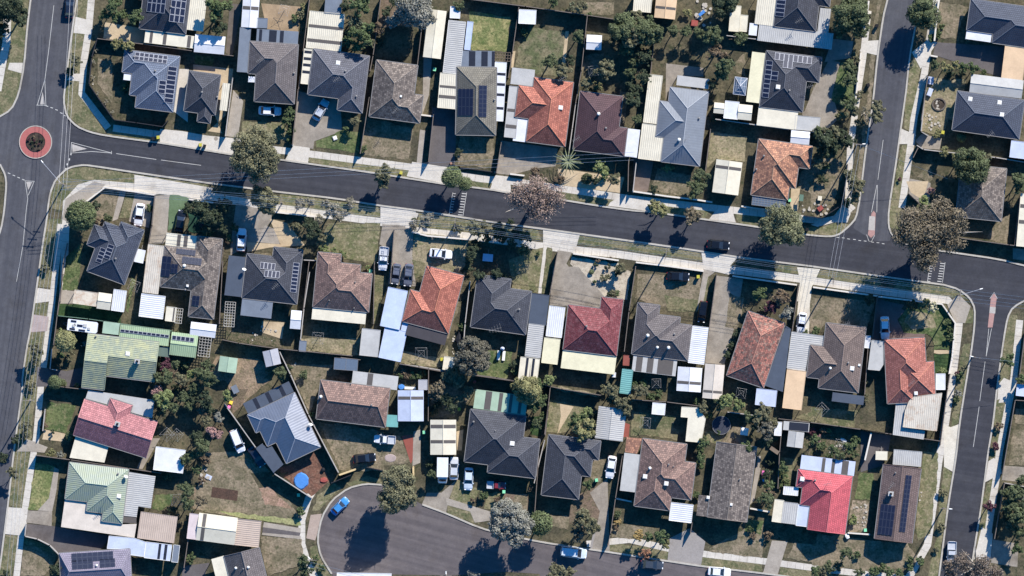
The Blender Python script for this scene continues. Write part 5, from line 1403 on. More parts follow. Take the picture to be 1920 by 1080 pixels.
L('paleblue', (552,545,590,650), 12, h=2.2)
F('carport','long pale blue carport roof behind two parked cars','paleblue',(425,230,525,615),12)
F('carport','pale blue garage roof at the back fence','paleblue',(395,590,535,905),12,h=2.2)
F('shed','light grey shed with a timber edge','offwhite',(190,602,330,860),6)
F('shed','small cream shed with a yellow bin beside it','cream',(928,852,1010,985),8)
H('charcoal house with pale ridge flashing and large aerial', 8, 'charcoal', [(1237,120,1460,640),(1712,272,1163,590)])
AN(1385,610,1.6); V(1600,432); AN(1590,430,.6)
F('carport','slate grey flat carport roof','slatemetal',(1717,287,1840,575),7)
F('carport','grey ribbed garage roof','offwhite',(1688,558,1790,870),7,rib=2)
F('shed','cream shed with two long dark stripes','cream',(1615,857,1760,1090),7,bands=[(.3,.43),(.63,.76)])
T(960,500)
F('carport','white and tan ribbed carport roof','white',(337,350,445,640),7,rib=1)
F('carport','smooth pale yellow carport roof','pale yellow',(292,635,407,880),7)
H('dark red tiled house with a pale yellow verandah', 7, 'red', [(508,342,938,803),(805,272,938,803)])
V(668,535)
L('pale yellow', (458,740,920,970), 7)
H('grey brown house with banded back verandah and roof domes', 7, 'greybrown', [(1147,325,1270,818),(1512,455,1075,785),(1617,528,1075,785)])
V(1218,618,1); V(1405,728,1); V(1305,725,.8); V(1458,605)
L('offwhite', (1092,797,1468,985), 7, bands=[(.08,.22),(.33,.47),(.57,.92)])
F('carport','white ribbed carport roof above the dark round shed','white',(1622,530,1725,880),7,rib=2)
F('shed','white shed with one grey band','white',(1492,897,1695,1130),4,g='v',bands=[(.58,.7)],axis='v')
F('shed','pinkish cream gabled shed with a dark band','peachwhite',(1737,870,1885,1195),5,g='v',bands=[(.76,.83)],axis='v')
F('shed','teal corrugated shed','teal',(992,917,1062,1148),7,rib=2)
F('shed','tiny red brick outhouse','brickred',(1003,795,1052,890),4,h=2)
T(1300,530)
H('mottled red and grey tiled house set askew', 18.5, 'mottled', [(490,255,628,945)])
L('slatemetal', [(828,385),(875,415),(802,982),(640,925)], 18, h=2.3)
F('carport','grey ribbed L shaped carport','offwhite',[(882,440),(1170,480),(1158,572),(1045,555),(1003,800),(837,768)],7,rib=2,hh=2.3)
F('carport','tan garage roof','peach',(840,776,968,1145),7)
F('shed','pale blue flat square shed','bluewhite',(567,950,735,1115),6)
H('dark brown house with a west wing and white skylight', 7, 'darkbrowntile', [(1192,360,1477,990),(1050,560,1400,895)])
K(1422,770); K(1487,740,.35); V(1225,768,.8); AN(1365,370); V(1385,720)
L('slatemetal', (1250,985,1525,1100), 7)
F('shed','pale grey carport with a clipped corner','offwhite',[(1600,515),(1705,525),(1705,735),(1670,790),(1567,780)],3)
F('shed','tiny white shed squeezed between two roofs','white',(1547,475,1582,590),6,h=2)
T(1520,520)
H('orange red house filling the corner block', -3, 'redorange', [(655,560,1040,940),(670,703,935,1122),(800,772,1117,1065)])
K(940,1042,.6); AN(895,950)
F('shed','white shed against the corner side fence','white',(1122,866,1206,1010),0,h=2.1)
T(0,680)
H('faded pink gable roofed house with a brick chimney', 17.5, 'pinkred', [(768,325,1320,855,'gu'),(998,318,1118,640)], pitch=24)
C(1068,548)
L('offwhite', [(800,245),(1100,290),(1395,335),(1375,500),(1130,430),(1060,340),(980,378),(775,320)], 10, h=2.2)
L('cream', [(692,640),(982,755),(945,897),(632,853)], 12, h=2.1)
F('shed','large plain white square garage','white',(1410,752,1650,993),7)
T(320,660)
H('new angled metal roofed house with bright and slate faces', -25.5, 'zinc', [(1120,365,1045,1000),(695,565,1195,523),(733,549,1261,662)], seam=1, pitch=24)
DI(1262,655)
L('slatemetal', (655,462,1112,355), -26, bands=[(.2,.28),(.47,.55),(.76,.84)])
L('slatemetal', [(825,822),(768,865),(930,1085),(1018,1010),(915,845),(872,862)], -33, h=2.3)
H('long faded brown house by the cul-de-sac', 7, 'brown', [(1976,326,1312,598,'hs')])
V(1355,400,1); V(1810,475,.5); V(1625,285,.4)
T(640,680)
L('offwhite', (108,72,502,246), 7, bands=[(.33,.45)], h=2.3)
L('teal', (412,466,510,580), 3, h=2.2)
F('shed','wide pale blue white gabled garage with one brown band','bluewhite',(510,247,742,525),0,g='v',bands=[(.2,.3)],axis='v')
F('shed','small pale lean to shed beside a blue tarpaulin','silver',(695,152,775,243),0,h=2.1)
F('shed','cream gabled garage with two grey bands','cream',(802,512,1034,826),0,g='v',bands=[(.14,.24),(.58,.67)],axis='v')
H('large charcoal house with a green striped back verandah', 7, 'charcoal', [(1660,478,1107,888),(1787,688,1315,985)])
K(1538,724,.8); V(1190,530); V(1385,610,.3)
L('mint', (1210,237,1658,470), 7.5, bands=[(.2,.32),(.46,.53),(.66,.72),(.84,.9)])
T(960,680)
F('shed','grey ribbed gabled garage with leaf litter','offwhite',(780,387,995,708),7,g='v',rib=2)
F('shed','small white flat shed against the back fence','white',(1265,357,1372,470),5,h=2.1)
F('shed','cream L shaped shed','cream',[(1525,395),(1670,402),(1740,502),(1700,716),(1560,704),(1582,492),(1517,486)],5)
F('shed','small white leaning rack beside the pale yellow verandah','white',(905,85,930,130),5,h=2)
T(1260,690)
F('shed','pale gabled shed with a ridge along its length','offwhite',(1045,562,1170,720),7,g='v')
F('greenhouse','white shed with a dark glazed panel','offwhite',(1002,475,1228,575),5,bands=[(.22,.97)],h=2.2)
F('shed','narrow white shed shaded by the neighbouring tree','white',(922,482,980,608),3,h=2.1)
F('cubby','brown slatted playhouse set at an angle','timber',(893,700,945,780),35,h=2.2,rib=1)
T(1520,700)
F('carport','large rust streaked cream corrugated roof','rustcream',[(925,207),(1175,175),(1127,517),(823,480),(845,330),(880,245)],5,rib=1,hh=2.9)
F('shed','pale grey ribbed roof tucked under the large cream one','offwhite',[(765,250),(880,245),(842,330),(823,484),(1022,517),(1010,592),(735,550)],7,rib=1,hh=2.3)
F('shed','grey ribbed garage roof beside the long driveway','offwhite',(745,682,985,838),5,rib=1)
F('trailer','tan covered trailer with a dark end','cream',(582,698,685,780),2,small=1,h=1.9)
F('shed','pale roof by the right hand footpath','bluewhite',(1850,95,2100,225),6)
T(0,855)
H('pale green metal house with three stepped south hips', 7, 'greenmetal2', [(592,383,1165,118),(1165,118,785,492),(1165,118,922,582)], seam=2, pitch=21)
K(1077,357); V(1068,157); DI(1140,187); AN(985,350)
L('peachwhite', [(590,388),(795,420),(785,500),(920,525),(915,585),(1105,612),(1235,608),(1215,732),(555,635)], 7, h=2.2)
L('offwhite', [(1165,140),(1405,180),(1362,467),(1250,450),(1235,545),(1112,535)], 7, rib=2, h=2.3)
L('glassbrown', [(1110,537),(1234,547),(1232,604),(1104,596)], 7, h=2.2)
F('shed','beige ribbed garage roof','beige',(1275,497,1570,780),8,rib=1)
F('carport','white flat roof with faint yellow sheets','bluewhite',[(988,715),(1215,735),(1318,770),(1300,902),(1172,885),(1165,835),(970,830)],7)
F('carport','white roof with dark stripes and a grey end','bluewhite',(1320,768,1535,940),7,bands=[(.5,.6),(.73,.84)])
F('shed','narrow grey and white lean roof','bluegrey',(1568,795,1605,955),7)
H('lilac grey house with black panels at the bottom left', -3.5, 'lilac', [(540,870,1195,1170,'hs')])
P(650,872,1030,928,8,2); P(655,932,850,1002,4,2); P(905,922,1048,988,3,2); V(880,978,.7)
T(320,855)
F('shed','cream and grey gabled garage with a green stripe','cream',(262,507,578,798),7.5,g='u',bands=[(.11,.2)])
F('shed','narrow pale shed with red and green patches','pinkwhite',(177,512,232,748),7)
F('carport','pinkish brown ribbed carport roof','beige',(602,560,795,818),6,rib=2)
H('grey gabled house turned anticlockwise, cut by the bottom edge', -14, 'greybrown', [(485,897,920,1300,'NS')])
V(705,995,.8); V(592,1003,.8); V(660,1010,.4)
L('cream', [(370,925),(482,893),(600,1400),(490,1420)], -14)
T(640,855)
F('shed','flat white roof cut by the bottom edge of the cul-de-sac','white',(-36,1045,448,1350),1)
T(960,855)
H('charcoal house with stepped east hips and a small tree over it', 7, 'charcoal', [(330,-195,597,388),(330,-195,702,182),(330,-195,777,33)])
H('brown tiled house with two white skylights facing south', 7.5, 'brown', [(1182,-160,1415,487),(1182,-160,1508,379),(1652,60,1112,330)])
K(1195,180); K(1385,243); V(1238,105,.9); V(1450,90,.3); V(1405,72,.5)
L('tanorange', [(1030,-172),(1178,-160),(1122,-22),(1015,-38)], 7)
L('offwhite', (1010,-32,1112,325), 7)
F('carport','white ribbed carport roof at the front of the brown house','white',(1430,412,1610,600),7,rib=2)
T(1260,855)
H('speckled brown gabled house with a ridge down its length', 7.5, 'weathered', [(403,-132,668,592,'NS')], pitch=17)
K(322,370,.5); K(528,432,.35); V(605,205,.5)
L('weatheredflat', (238,345,325,545), 7, h=2.4)
H('bright pink red house with striped back verandah', 7.5, 'pinkbright', [(1620,180,1212,655,'S'),(1620,180,1150,435),(1620,180,1112,272)])
K(1168,203,.8); V(1282,215,.6); AN(1390,245)
L('bluewhite', (1163,-12,1632,178), 7, bands=[(.39,.45),(.57,.63),(.76,.88)])
F('carport','cream side roof beside the bright pink red house','cream',(922,385,978,597),8)
F('carport','grey ribbed side roof between two paler ones','offwhite',(1003,408,1108,612),7,rib=1)
F('carport','bluish white side roof touching the pink red house','bluewhite',(1133,432,1212,634),7)
F('shed','small white ribbed shed beside a white trellis','white',(1003,270,1128,355),5,rib=1,h=2.1)
T(1520,855)
H('long dark brown gabled house with twin black panel blocks', 7, 'darkbrownflat', [(650,70,905,780,'NS')], pitch=15)
P(628,425,724,712,4,4); P(850,165,843,680,2,12); C(713,335,1); V(755,148,.4); AN(715,265)
# ---- vehicles -----------------------------------------------------------------------------
T(0,0)
CAR(630,60,-87,'navy','dark navy car at the kerb, cut by the top edge')
T(300,100)
CAR(990,518,3,'white','white car in the shade under the grey brown house eave')
CAR(1448,510,-60,'silver','silver car parked askew, nose under the eave')
T(0,340)
CAR(1255,300,98,'white','white car on the driveway of the slate grey house')
CAR(1625,360,-80,'black','black car in deep shade beside the green lawn')
T(380,360)
CAR(350,430,-86,'white','white hatchback at the end of the shaded driveway')
CAR(1628,600,95,'white','white ute with a ladder loaded on its tray','ute',1.05)
CAR(1740,738,98,'steel','smaller of two steel grey cars at the blue carport','car',.92)
CAR(1852,748,95,'steel','larger steel grey car at the blue carport')
T(760,340)
CAR(320,652,6,'white','white sedan parked across the dry front lawn')
F('trailer','white trailer under a crumpled plastic cover','bluewhite',(700,650,785,725),5,small=1,h=1.2)
T(1140,340)
CAR(992,572,5,'black','dark car driving on the curving street')
CAR(630,855,3,'black','black car parked in wall shade beside a yellow bin')
T(1300,530)
CAR(82,262,98,'black','glossy black car below the narrow side path','van',.95)
CAR(973,360,98,'white','white hatchback at the end of a pale concrete driveway','car',.92)
CAR(1722,406,88,'white','white sedan with blue windscreen on the brown driveway')
T(320,660)
CAR(602,800,68,'white','white van on the grass behind the new metal house','van',1.05)
CAR(775,940,56,'navy','dark blue car in the shadow of the garage')
CAR(1745,955,-6,'black','black car on dry grass beside the cul-de-sac fence')
T(640,680)
CAR(392,690,184,'white','white ute with an empty tray below the faded brown house','ute',.95)
T(640,855)
TRUCK(912,118,91)
CAR(1015,112,-88,'silver','silver white car beside the white box truck')
CAR(1145,205,93,'paleblue','pale blue white car reversing from the charcoal house')
CAR(1395,262,3,'redcar','dark red ute in the shade of the charcoal house','ute',.85)
T(320,855)
CAR(1525,450,-44,'bluecar','bright blue car parked in the cul-de-sac','car',.92)
T(960,855)
CAR(890,100,99,'white','white car on the strip between the charcoal and brown houses')
CAR(555,868,7,'paleblue','pale blue van at the bottom kerb','van',1.15)
CAR(1260,977,4,'darkgrey','dark grey car at the bottom kerb beside the orange leaved tree')
T(1260,855)
CAR(425,1042,5,'white','white car with black windows cut by the bottom edge')
T(1520,855)
CAR(1268,870,92,'silver','pale silver ute at the left kerb of the east street','ute',1.0)
# ---- bins ---------------------------------------------------------------------------------
T(0,170); BIN(1380,432,'k'); BIN(1425,420,'y'); BIN(1805,488,'y'); BIN(1842,500,'k')
T(650,170); BIN(490,738,'y')
T(1140,340); BIN(811,858,'y'); BIN(1790,435,'k')
T(1520,170); BIN(1188,375,'y')
T(800,0); BIN(72,625,'g')
T(640,490); BIN(265,88,'g'); BIN(905,880,'y')
T(640,855); BIN(1463,320,'g')
T(960,855); BIN(760,215,'g')
T(320,855); BIN(1152,350,'g')
T(1260,855); BIN(1738,665,'g')
T(1300,170); BIN(866,985,'g')
T(640,680); BIN(745,625,'g'); BIN(1060,417,'y')
T(1520,0); BIN(595,232,'k'); BIN(517,765,'k')
# ---- trees and shrubs: x, y, radius (tile units), kind -------------------------------------
TREES = [
((0,0),"60,60,170,dark 190,150,110,dark 30,260,90,dark 1040,30,90,leaf 940,140,55,leaf 1040,145,60,leaf 1110,140,50,leaf 1240,150,80,leaf 1210,190,50,leaf 1060,400,60,yellow 1170,412,65,yellow 1130,780,48,leaf 690,540,65,olive 640,640,50,dark 860,450,26,pale 838,560,26,pale 830,690,26,pale 875,840,26,pale 950,920,26,pale 1010,1005,26,pale"),
((400,0),"60,90,120,leaf 60,250,80,dark 1330,50,110,leaf 1280,190,80,soft 1345,300,115,leaf 1215,380,60,leaf 1400,390,60,olive 790,140,46,olive 730,160,42,leaf 810,60,35,yellow 1820,90,165,silver 1640,10,60,dark"),
((800,0),"40,180,60,silver 885,290,46,leaf 1360,330,78,green 290,60,55,green 1750,270,130,green 1840,420,65,green 1890,170,80,olive 1610,640,100,olive 1440,750,60,olive 1650,560,60,soft 1530,780,50,yellow 1900,800,70,dark"),
((1200,0),"60,300,130,green 300,285,72,green 410,290,72,green 520,300,72,green 650,330,112,green 680,480,92,rust 760,600,112,green 730,670,80,green 900,350,80,green 750,30,125,dark 430,115,50,yellow 40,520,90,dark 30,700,80,dark 650,760,60,dark"),
((1520,0),"340,140,165,green 430,290,85,green 340,600,75,green 345,720,80,green 350,930,80,green 590,960,72,olive 1010,130,142,green 930,190,60,green 1150,300,40,leaf 1110,590,58,green 1200,605,58,yellow 1290,600,58,yellow 1380,612,55,leaf 1460,612,55,leaf 1560,650,35,leaf 430,850,40,olive"),
((1520,170),"1135,385,46,yellow 1355,420,44,ball 1430,670,165,green 1330,620,80,yellow 1530,640,90,olive 1200,560,55,yellow 1860,810,90,green 590,240,70,olive 480,200,60,bare 310,220,40,soft 1080,900,40,pink 805,795,24,burg"),
((1300,170),"1190,450,110,dark 1395,465,75,dark 1260,520,70,dark 1450,860,95,olive 1160,790,50,dark 1320,230,48,yellow 185,258,30,green 80,850,70,green"),
((300,100),"880,860,185,olivebig 780,960,130,olivebig 975,960,130,olivebig 900,1050,120,olivebig 720,850,70,olivebig 1170,530,58,leaf 1155,610,55,leaf 1190,700,50,leaf 1760,620,52,olive 1672,680,30,leaf 1170,780,30,leaf"),
((650,170),"355,750,95,olive 330,830,70,olive 950,780,92,ball 1065,840,62,ball 1010,560,40,dark 160,520,36,leaf 1700,740,60,rust"),
((1000,170),"310,640,125,palm 620,690,80,lime 480,795,48,ballred 560,800,45,dark 720,800,62,olive 640,780,40,leaf 1500,770,85,green 1455,890,88,green 1210,690,50,lime 900,80,85,dark 930,260,60,green 1090,890,45,dark 920,420,45,dark 230,800,60,rust"),
((1140,340),"470,250,88,yellow 420,210,50,yellow 760,320,82,rustolive 1540,400,175,euc 1450,480,110,euc 1650,470,120,euc 1590,290,80,euc 110,790,55,olive 1370,1010,75,leaf 20,1010,35,dark"),
((1520,340),"1000,480,270,eucbig 1200,380,180,eucbig 880,350,130,eucbig 1010,640,150,eucbig 1250,560,110,eucbig 780,500,95,eucbig 1130,240,110,eucbig 980,740,90,eucbig 1000,205,75,lime 1880,50,70,green"),
((1300,530),"600,100,88,dark 780,130,90,rust 830,270,68,silver 700,210,70,burg 1100,430,48,leaf 1010,450,30,leaf 345,560,45,dark 320,650,45,dark 400,470,45,dark 650,230,50,olive 300,1050,80,lime"),
((380,360),"530,40,100,olivebig 595,100,100,olivebig 60,230,105,dark 30,340,60,dark 200,120,90,dark 290,325,45,green 880,110,62,pale 1170,150,110,pale 1000,350,92,dark 1110,515,38,lime 1185,530,34,lime 1260,560,38,lime 1480,680,30,lime 1905,260,30,dark 870,330,40,olive 235,440,35,rust"),
((760,340),"1150,100,165,brown 1020,160,120,brown 1290,170,150,brown 1200,280,120,brown 170,350,72,pale 630,420,92,olive 830,440,92,dark 1085,490,62,green 1065,620,70,green 600,630,70,dark 650,850,70,dark 560,800,50,dark 950,360,35,dark 1000,460,55,dark 1675,815,22,ball 1800,870,46,olive 1815,770,32,dark 1710,755,32,dark 1875,1010,40,olive 1900,810,45,dark 1740,710,28,rust 900,870,50,dark 250,510,26,silver 1120,1000,40,olive"),
((0,340),"740,310,130,ball 870,220,56,dark 970,335,46,green 1350,250,42,green 1800,250,105,dark 1870,360,80,dark 1700,240,50,dark 870,350,30,rust 410,770,45,olive"),
((0,500),"600,670,92,yellowball 630,800,50,olive 330,760,82,olive 320,850,50,olive 500,1040,60,ball 565,1050,36,ball 1500,890,62,burg 1670,890,48,green 1500,1000,80,green 1730,960,52,lime 1860,880,62,green 1880,1000,105,green 560,610,50,lime"),
((0,680),"1480,330,95,lime 1650,310,72,green 1850,180,112,green 1425,255,60,pink 1830,760,102,green 1770,960,52,leaf 1870,520,60,olive 630,660,42,ball 460,810,45,yellow 690,200,26,yellow 240,560,62,olive 400,570,36,rust 470,620,30,dark 550,830,40,silver 1640,200,50,rust"),
((320,660),"380,250,130,green 310,420,90,dark 500,400,60,lime 320,590,62,olive 430,590,62,silver 400,730,72,pink 285,860,100,green 1000,190,82,green 1190,210,48,green 130,110,46,green 230,1040,50,lime 1270,560,25,leaf 100,400,80,green 60,300,50,dark"),
((640,490),"1190,820,140,greyolive 1130,900,120,greyolive 1260,900,90,greyolive 1060,1050,90,olive 1100,590,46,leaf 1560,930,50,dark 760,1000,28,leaf"),
((640,680),"1060,180,115,olive 880,240,80,rustolive 990,400,66,dark 860,380,50,dark 1680,240,125,yellow 1800,320,72,leaf 1760,540,58,green 590,110,40,rust 490,90,25,olive"),
((960,680),"340,150,62,lime 130,240,120,yellow 280,310,60,lime 1160,240,76,olive 900,240,82,olive 980,370,74,olive 1020,430,62,olive 1320,290,42,leaf 640,590,124,yellow 650,450,72,lime 1720,400,60,olive 1870,370,60,green 1720,720,58,leaf 1700,850,52,leaf 1860,620,30,leaf 830,250,50,olive"),
((1260,690),"490,300,88,lime 590,330,62,lime 800,410,104,olive 850,560,105,greyolive 280,790,60,leaf 1265,570,40,burg 1415,565,30,lime 1310,630,50,pink 1450,740,55,leaf 1600,710,62,leaf 1500,780,60,green 1000,890,52,leaf 670,700,60,leaf 1640,780,46,green 1560,690,30,pale 880,840,40,dark"),
((1260,855),"850,390,84,green 870,320,60,rust 700,650,36,leaf 730,720,40,rust 870,710,48,rust 1570,870,72,green 1400,1000,62,green 1620,600,42,lime 1340,1060,50,olive 1690,1050,50,green 1000,110,50,leaf 970,250,40,leaf 1840,1020,45,leaf 1490,770,30,silver"),
((640,855),"500,230,150,olivebig 480,360,150,olivebig 560,350,130,olivebig 1500,520,140,silver 1600,600,120,silver 1450,640,110,silver 1560,720,90,silver 1790,600,106,ball 810,70,50,dark 820,160,55,green 1290,360,48,leaf 1190,1070,60,silver 1400,1120,60,olive 1180,400,30,rust 1400,390,40,rust"),
((960,855),"640,590,120,olive 600,700,90,greyolive 740,640,60,olive 950,525,38,green 955,590,34,gold 1135,705,62,gold 1230,725,52,leaf 1335,720,76,leaf 1375,785,52,yellow 1185,880,58,orange 380,1040,110,olive 520,1060,70,olive 690,250,52,leaf 1660,350,42,leaf 1680,80,46,leaf 940,650,26,rust 180,300,36,rust"),
((320,855),"240,90,62,green 150,310,88,green 160,430,72,green 280,390,62,rustolive 1200,950,80,green 1220,1040,70,green 190,910,50,leaf 1170,505,48,leaf 1310,920,40,leaf 1360,1000,40,leaf 130,30,60,green"),
((0,855),"500,1020,66,dark 1500,180,50,green 1820,220,40,rust 1690,330,70,green 120,150,60,olive 60,1060,40,dark 1550,490,50,dark 30,20,60,dark"),
((1520,855),"1590,450,66,burg 1190,330,42,olive 1180,640,42,olive 1130,850,32,olive 1830,330,100,green 1860,540,110,green 1750,440,70,olive 1900,220,70,green 1860,680,80,green 1330,950,105,brownsoft 1520,1000,120,brownsoft 1640,1040,80,brownsoft 320,900,72,leaf 560,1050,48,leaf 700,1045,52,leaf 800,1060,48,leaf 980,940,48,leaf 1850,820,60,leaf 890,1010,40,leaf 380,560,36,lime 250,980,50,olive"),
((1520,700),"1660,660,46,burg 1330,180,42,silver 1300,240,34,leaf 1690,470,42,rust 1330,30,40,leaf 500,70,30,olive 495,220,36,olive 1890,50,60,leaf"),
((1520,520),"900,250,62,dark 1020,250,60,yellow 1090,275,56,whiteflower 1240,400,36,leaf 1250,465,36,leaf 1240,545,42,leaf 1765,740,66,leaf 1370,820,36,olive 1180,840,38,lime 1320,870,28,burg 520,200,60,dark"),
((1000,0),"150,560,90,green 260,640,80,olive 330,540,60,dark 820,200,110,green 900,330,120,olive 980,240,110,green 760,330,80,dark 840,450,90,green 930,470,80,dark 900,560,70,green 870,660,70,green 880,760,60,dark 180,20,60,leaf 420,60,70,olive 500,140,40,leaf 350,60,45,soft"),
((400,0),"1500,260,60,rust 1650,190,90,silver 1560,120,60,dark 1500,380,50,dark 1250,300,60,leaf 1300,420,70,leaf 1190,60,60,dark"),
((0,500),"1420,870,50,dark 1580,880,60,green 1560,960,60,rust 1800,960,70,green 1640,1010,70,olive 1900,900,60,dark 1500,640,40,leaf 1600,600,30,leaf 700,650,40,dark 650,590,40,leaf 540,800,40,leaf 760,700,30,silver"),
((0,680),"1420,120,60,green 1560,120,70,olive 1600,200,60,green 1720,120,70,dark 1750,240,70,green 1560,400,70,green 1460,440,60,dark 1750,330,60,dark 1880,320,70,green 1760,660,60,dark 1700,850,60,green 1850,880,50,rust 1840,430,60,rust 280,200,50,olive 220,640,50,olive 150,700,60,dark"),
((320,660),"180,200,70,dark 240,330,80,green 170,480,60,green 350,520,60,dark 430,680,50,rust 260,760,60,dark 200,930,60,green 900,150,50,olive 1060,150,45,green"),
((640,680),"980,120,80,olive 1130,260,70,olive 940,330,70,dark 1050,320,60,olive 850,300,60,rust 820,430,50,dark 1580,200,70,yellow 1600,300,50,dark 1740,400,60,leaf 1820,480,40,leaf 530,120,30,leaf 640,120,40,leaf 700,100,30,rust"),
((1260,690),"700,450,70,green 760,520,80,dark 900,480,60,olive 850,660,60,dark 930,620,50,green 420,330,60,leaf 340,430,40,leaf 1280,640,60,leaf 1360,560,40,rust 1350,700,50,leaf 1420,800,40,leaf 1540,840,30,leaf 1650,640,50,leaf 1000,960,50,leaf 1030,1040,40,leaf 860,960,50,dark 870,1060,60,leaf"),
((1520,0),"420,60,110,green 280,260,90,green 470,170,80,olive 400,520,50,olive 380,640,60,dark 300,880,50,leaf 390,990,60,olive 1080,340,40,leaf 1180,240,30,leaf 1350,660,40,dark 1250,680,50,dark"),
((1300,170),"1120,380,70,green 1240,400,90,olive 1330,390,60,dark 1180,560,80,dark 1120,660,60,olive 1200,680,40,leaf 1400,760,60,olive 1440,960,60,olive 1380,1010,50,leaf 1500,300,50,olive 1560,200,60,olive"),
((1520,855),"1740,560,60,dark 1800,460,90,green 1900,440,80,dark 1780,620,60,olive 1740,330,60,green 1880,340,60,silver 1230,980,60,brownsoft 1430,1020,90,brownsoft 1250,1060,60,brownsoft 640,1000,40,leaf 900,930,40,leaf 420,880,40,leaf 120,1010,60,olive 40,1030,60,leaf"),
((960,680),"560,520,70,leaf 700,620,60,yellow 760,480,50,dark 900,330,60,dark 1060,330,50,olive 1240,300,50,leaf 1180,180,40,leaf 1110,200,40,leaf 1660,350,40,leaf 1770,440,40,olive 230,180,60,leaf 60,200,80,yellow 60,330,50,dark 300,560,30,leaf 1690,780,50,leaf"),
((640,490),"1300,780,60,greyolive 1050,980,60,olive 1120,760,60,greyolive 1560,1000,40,leaf 1000,1030,50,olive 1600,850,26,dark 240,60,40,leaf 480,1000,40,leaf 560,990,40,rust 690,1030,40,leaf"),
((380,360),"120,230,80,dark 180,330,60,dark 60,380,50,leaf 980,90,60,pale 1240,200,80,pale 1050,250,50,pale 950,280,60,dark 1070,420,60,olive 820,300,50,olive 1340,90,50,pale 1060,520,30,leaf 1240,580,30,rust 240,420,40,leaf"),
((760,340),"480,420,50,olive 700,430,60,olive 740,520,60,dark 880,520,60,dark 960,560,50,olive 640,560,50,dark 580,720,50,dark 660,950,40,dark 820,830,60,dark 1700,900,20,leaf 1840,700,24,rust 1900,1010,34,leaf 1200,650,24,leaf 80,400,50,pale 230,330,50,pale"),
]
# ---- fences: style, polyline -----------------------------------------------------------------
T(0,0)
FN('d','dark corner fence round the roundabout garden',[(880,350),(830,520),(805,760),(915,920),(1030,1080),(1230,1106),(1465,1141),(1515,1086)])
FN('t','',[(885,350),(1300,400),(1740,460),(1920,482)])
T(400,0)
FN('t','',[(0,482),(180,505)])
FN('t','',[(870,-20),(770,800)])
FN('t','',[(1510,-20),(1440,500),(1412,640)])
FN('t','',[(1880,230),(1832,640)])
T(300,100)
FN('m','',[(657,225),(592,745)])
FN('t','',[(1245,330),(1195,820)])
FN('t','',[(1885,400),(1805,900)])
FN('w','low white front wall below the weathered brown house',[(1200,820),(1190,830)])
T(650,170)
FN('t','',[(782,220),(738,640)])
FN('w','short white wall beside the weathered brown house',[(670,218),(782,232)])
FN('t','',[(1392,470),(1348,740)])
FN('b','low dark fence with brick posts before the olive grey house',[(940,655),(1010,690),(1335,735)])
FN('w','low white front wall beside the palm',[(1470,750),(1600,765)])
T(800,0)
FN('t','',[(340,-10),(890,60),(1380,130),(1820,195)])
FN('t','',[(830,70),(772,480),(735,700)])
FN('t','',[(1445,150),(1392,640),(1340,930)])
T(1000,170)
FN('m','',[(382,110),(320,560)])
FN('t','',[(857,620),(850,905)])
FN('m','',[(925,650),(897,900)])
FN('w','low pale front wall of the standing seam house',[(890,905),(1200,950),(1490,985),(1610,1005)])
T(1200,0)
FN('t','',[(125,370),(92,680)])
FN('m','',[(780,322),(1050,355)])
T(1300,170)
FN('t','',[(153,350),(108,720)])
FN('m','long pale fence above the orange brown house',[(200,258),(860,352),(1050,372),(1400,412)])
FN('w','low wall below the cream gabled garage',[(430,1040),(560,1060),(820,1090)])
T(1520,340)
FN('d','dark corner fence around the cluttered yard',[(-60,310),(100,330),(290,205)])
FN('t','',[(290,205),(330,-150)])
T(1520,0)
FN('w','white side wall beside the big green tree',[(520,10),(495,230)])
FN('w','white wall beside the curved driveway',[(450,480),(412,830),(385,1000)])
FN('w','white post fence beside the small lawn at the top right',[(1148,10),(1110,370)])
FN('w','short white wall above the thick hedge',[(1075,500),(1140,512)])
FN('t','',[(1050,690),(992,1080)])
T(1520,170)
FN('m','',[(1028,0),(990,370),(1050,405)])
FN('m','pale fence across the south of the three skylight house',[(955,495),(1010,530),(1180,550),(1660,602),(1980,655)])
FN('t','',[(960,520),(920,600)])
FN('d','dark slatted driveway gate by the east street',[(878,930),(965,1010)])
T(1520,340)
FN('t','tall fence right of the big eucalyptus',[(1340,510),(1780,572),(2000,600)])
FN('t','',[(1880,150),(1830,575)])
T(0,340)
FN('w','white angled wall beside the round green tree',[(780,182),(945,55),(1090,75),(1400,122)])
FN('t','',[(1398,125),(1370,400),(1342,560)])
FN('w','low white wall before the shaded pond garden',[(1700,160),(1920,192)])
FN('t','long timber fence beside the west street, upper part',[(610,560),(572,740),(545,1080)])
T(380,360)
FN('w','white front wall between two shaded driveways',[(650,180),(1010,222),(1005,300)])
FN('t','',[(190,500),(110,1080)])
FN('m','',[(915,612),(1022,617)])
FN('t','',[(962,620),(905,1080)])
FN('t','',[(1725,340),(1690,820)])
T(0,500)
FN('t','long timber fence beside the west street, lower part',[(570,70),(520,440),(487,700)])
FN('g','',[(515,440),(800,470),(940,490),(1550,578)])
FN('m','curved white edging wall beside the green metal house',[(470,745),(455,920),(515,930)])
T(260,490)
FN('t','',[(760,0),(730,560)])
FN('t','',[(760,705),(900,735),(1250,785),(1440,803),(1920,850)])
FN('m','',[(1540,100),(1490,420),(1460,700)])
T(640,490)
FN('t','',[(0,865),(170,885)])
FN('m','',[(530,925),(700,945),(960,990)])
FN('t','',[(300,0),(290,560)])
FN('m','',[(1160,180),(1115,560),(1097,790)])
FN('t','',[(1210,1020),(1400,1045),(1560,1075)])
T(760,340)
FN('t','',[(1370,640),(1300,1020)])
FN('w','low white front wall of the dry lawn with the white sedan',[(60,455),(200,490),(570,522)])
FN('w','low white front wall behind the dark street trees',[(680,530),(850,552),(1010,580)])
FN('w','pale wall above the gravel garden',[(1510,650),(1920,712)])
T(960,500)
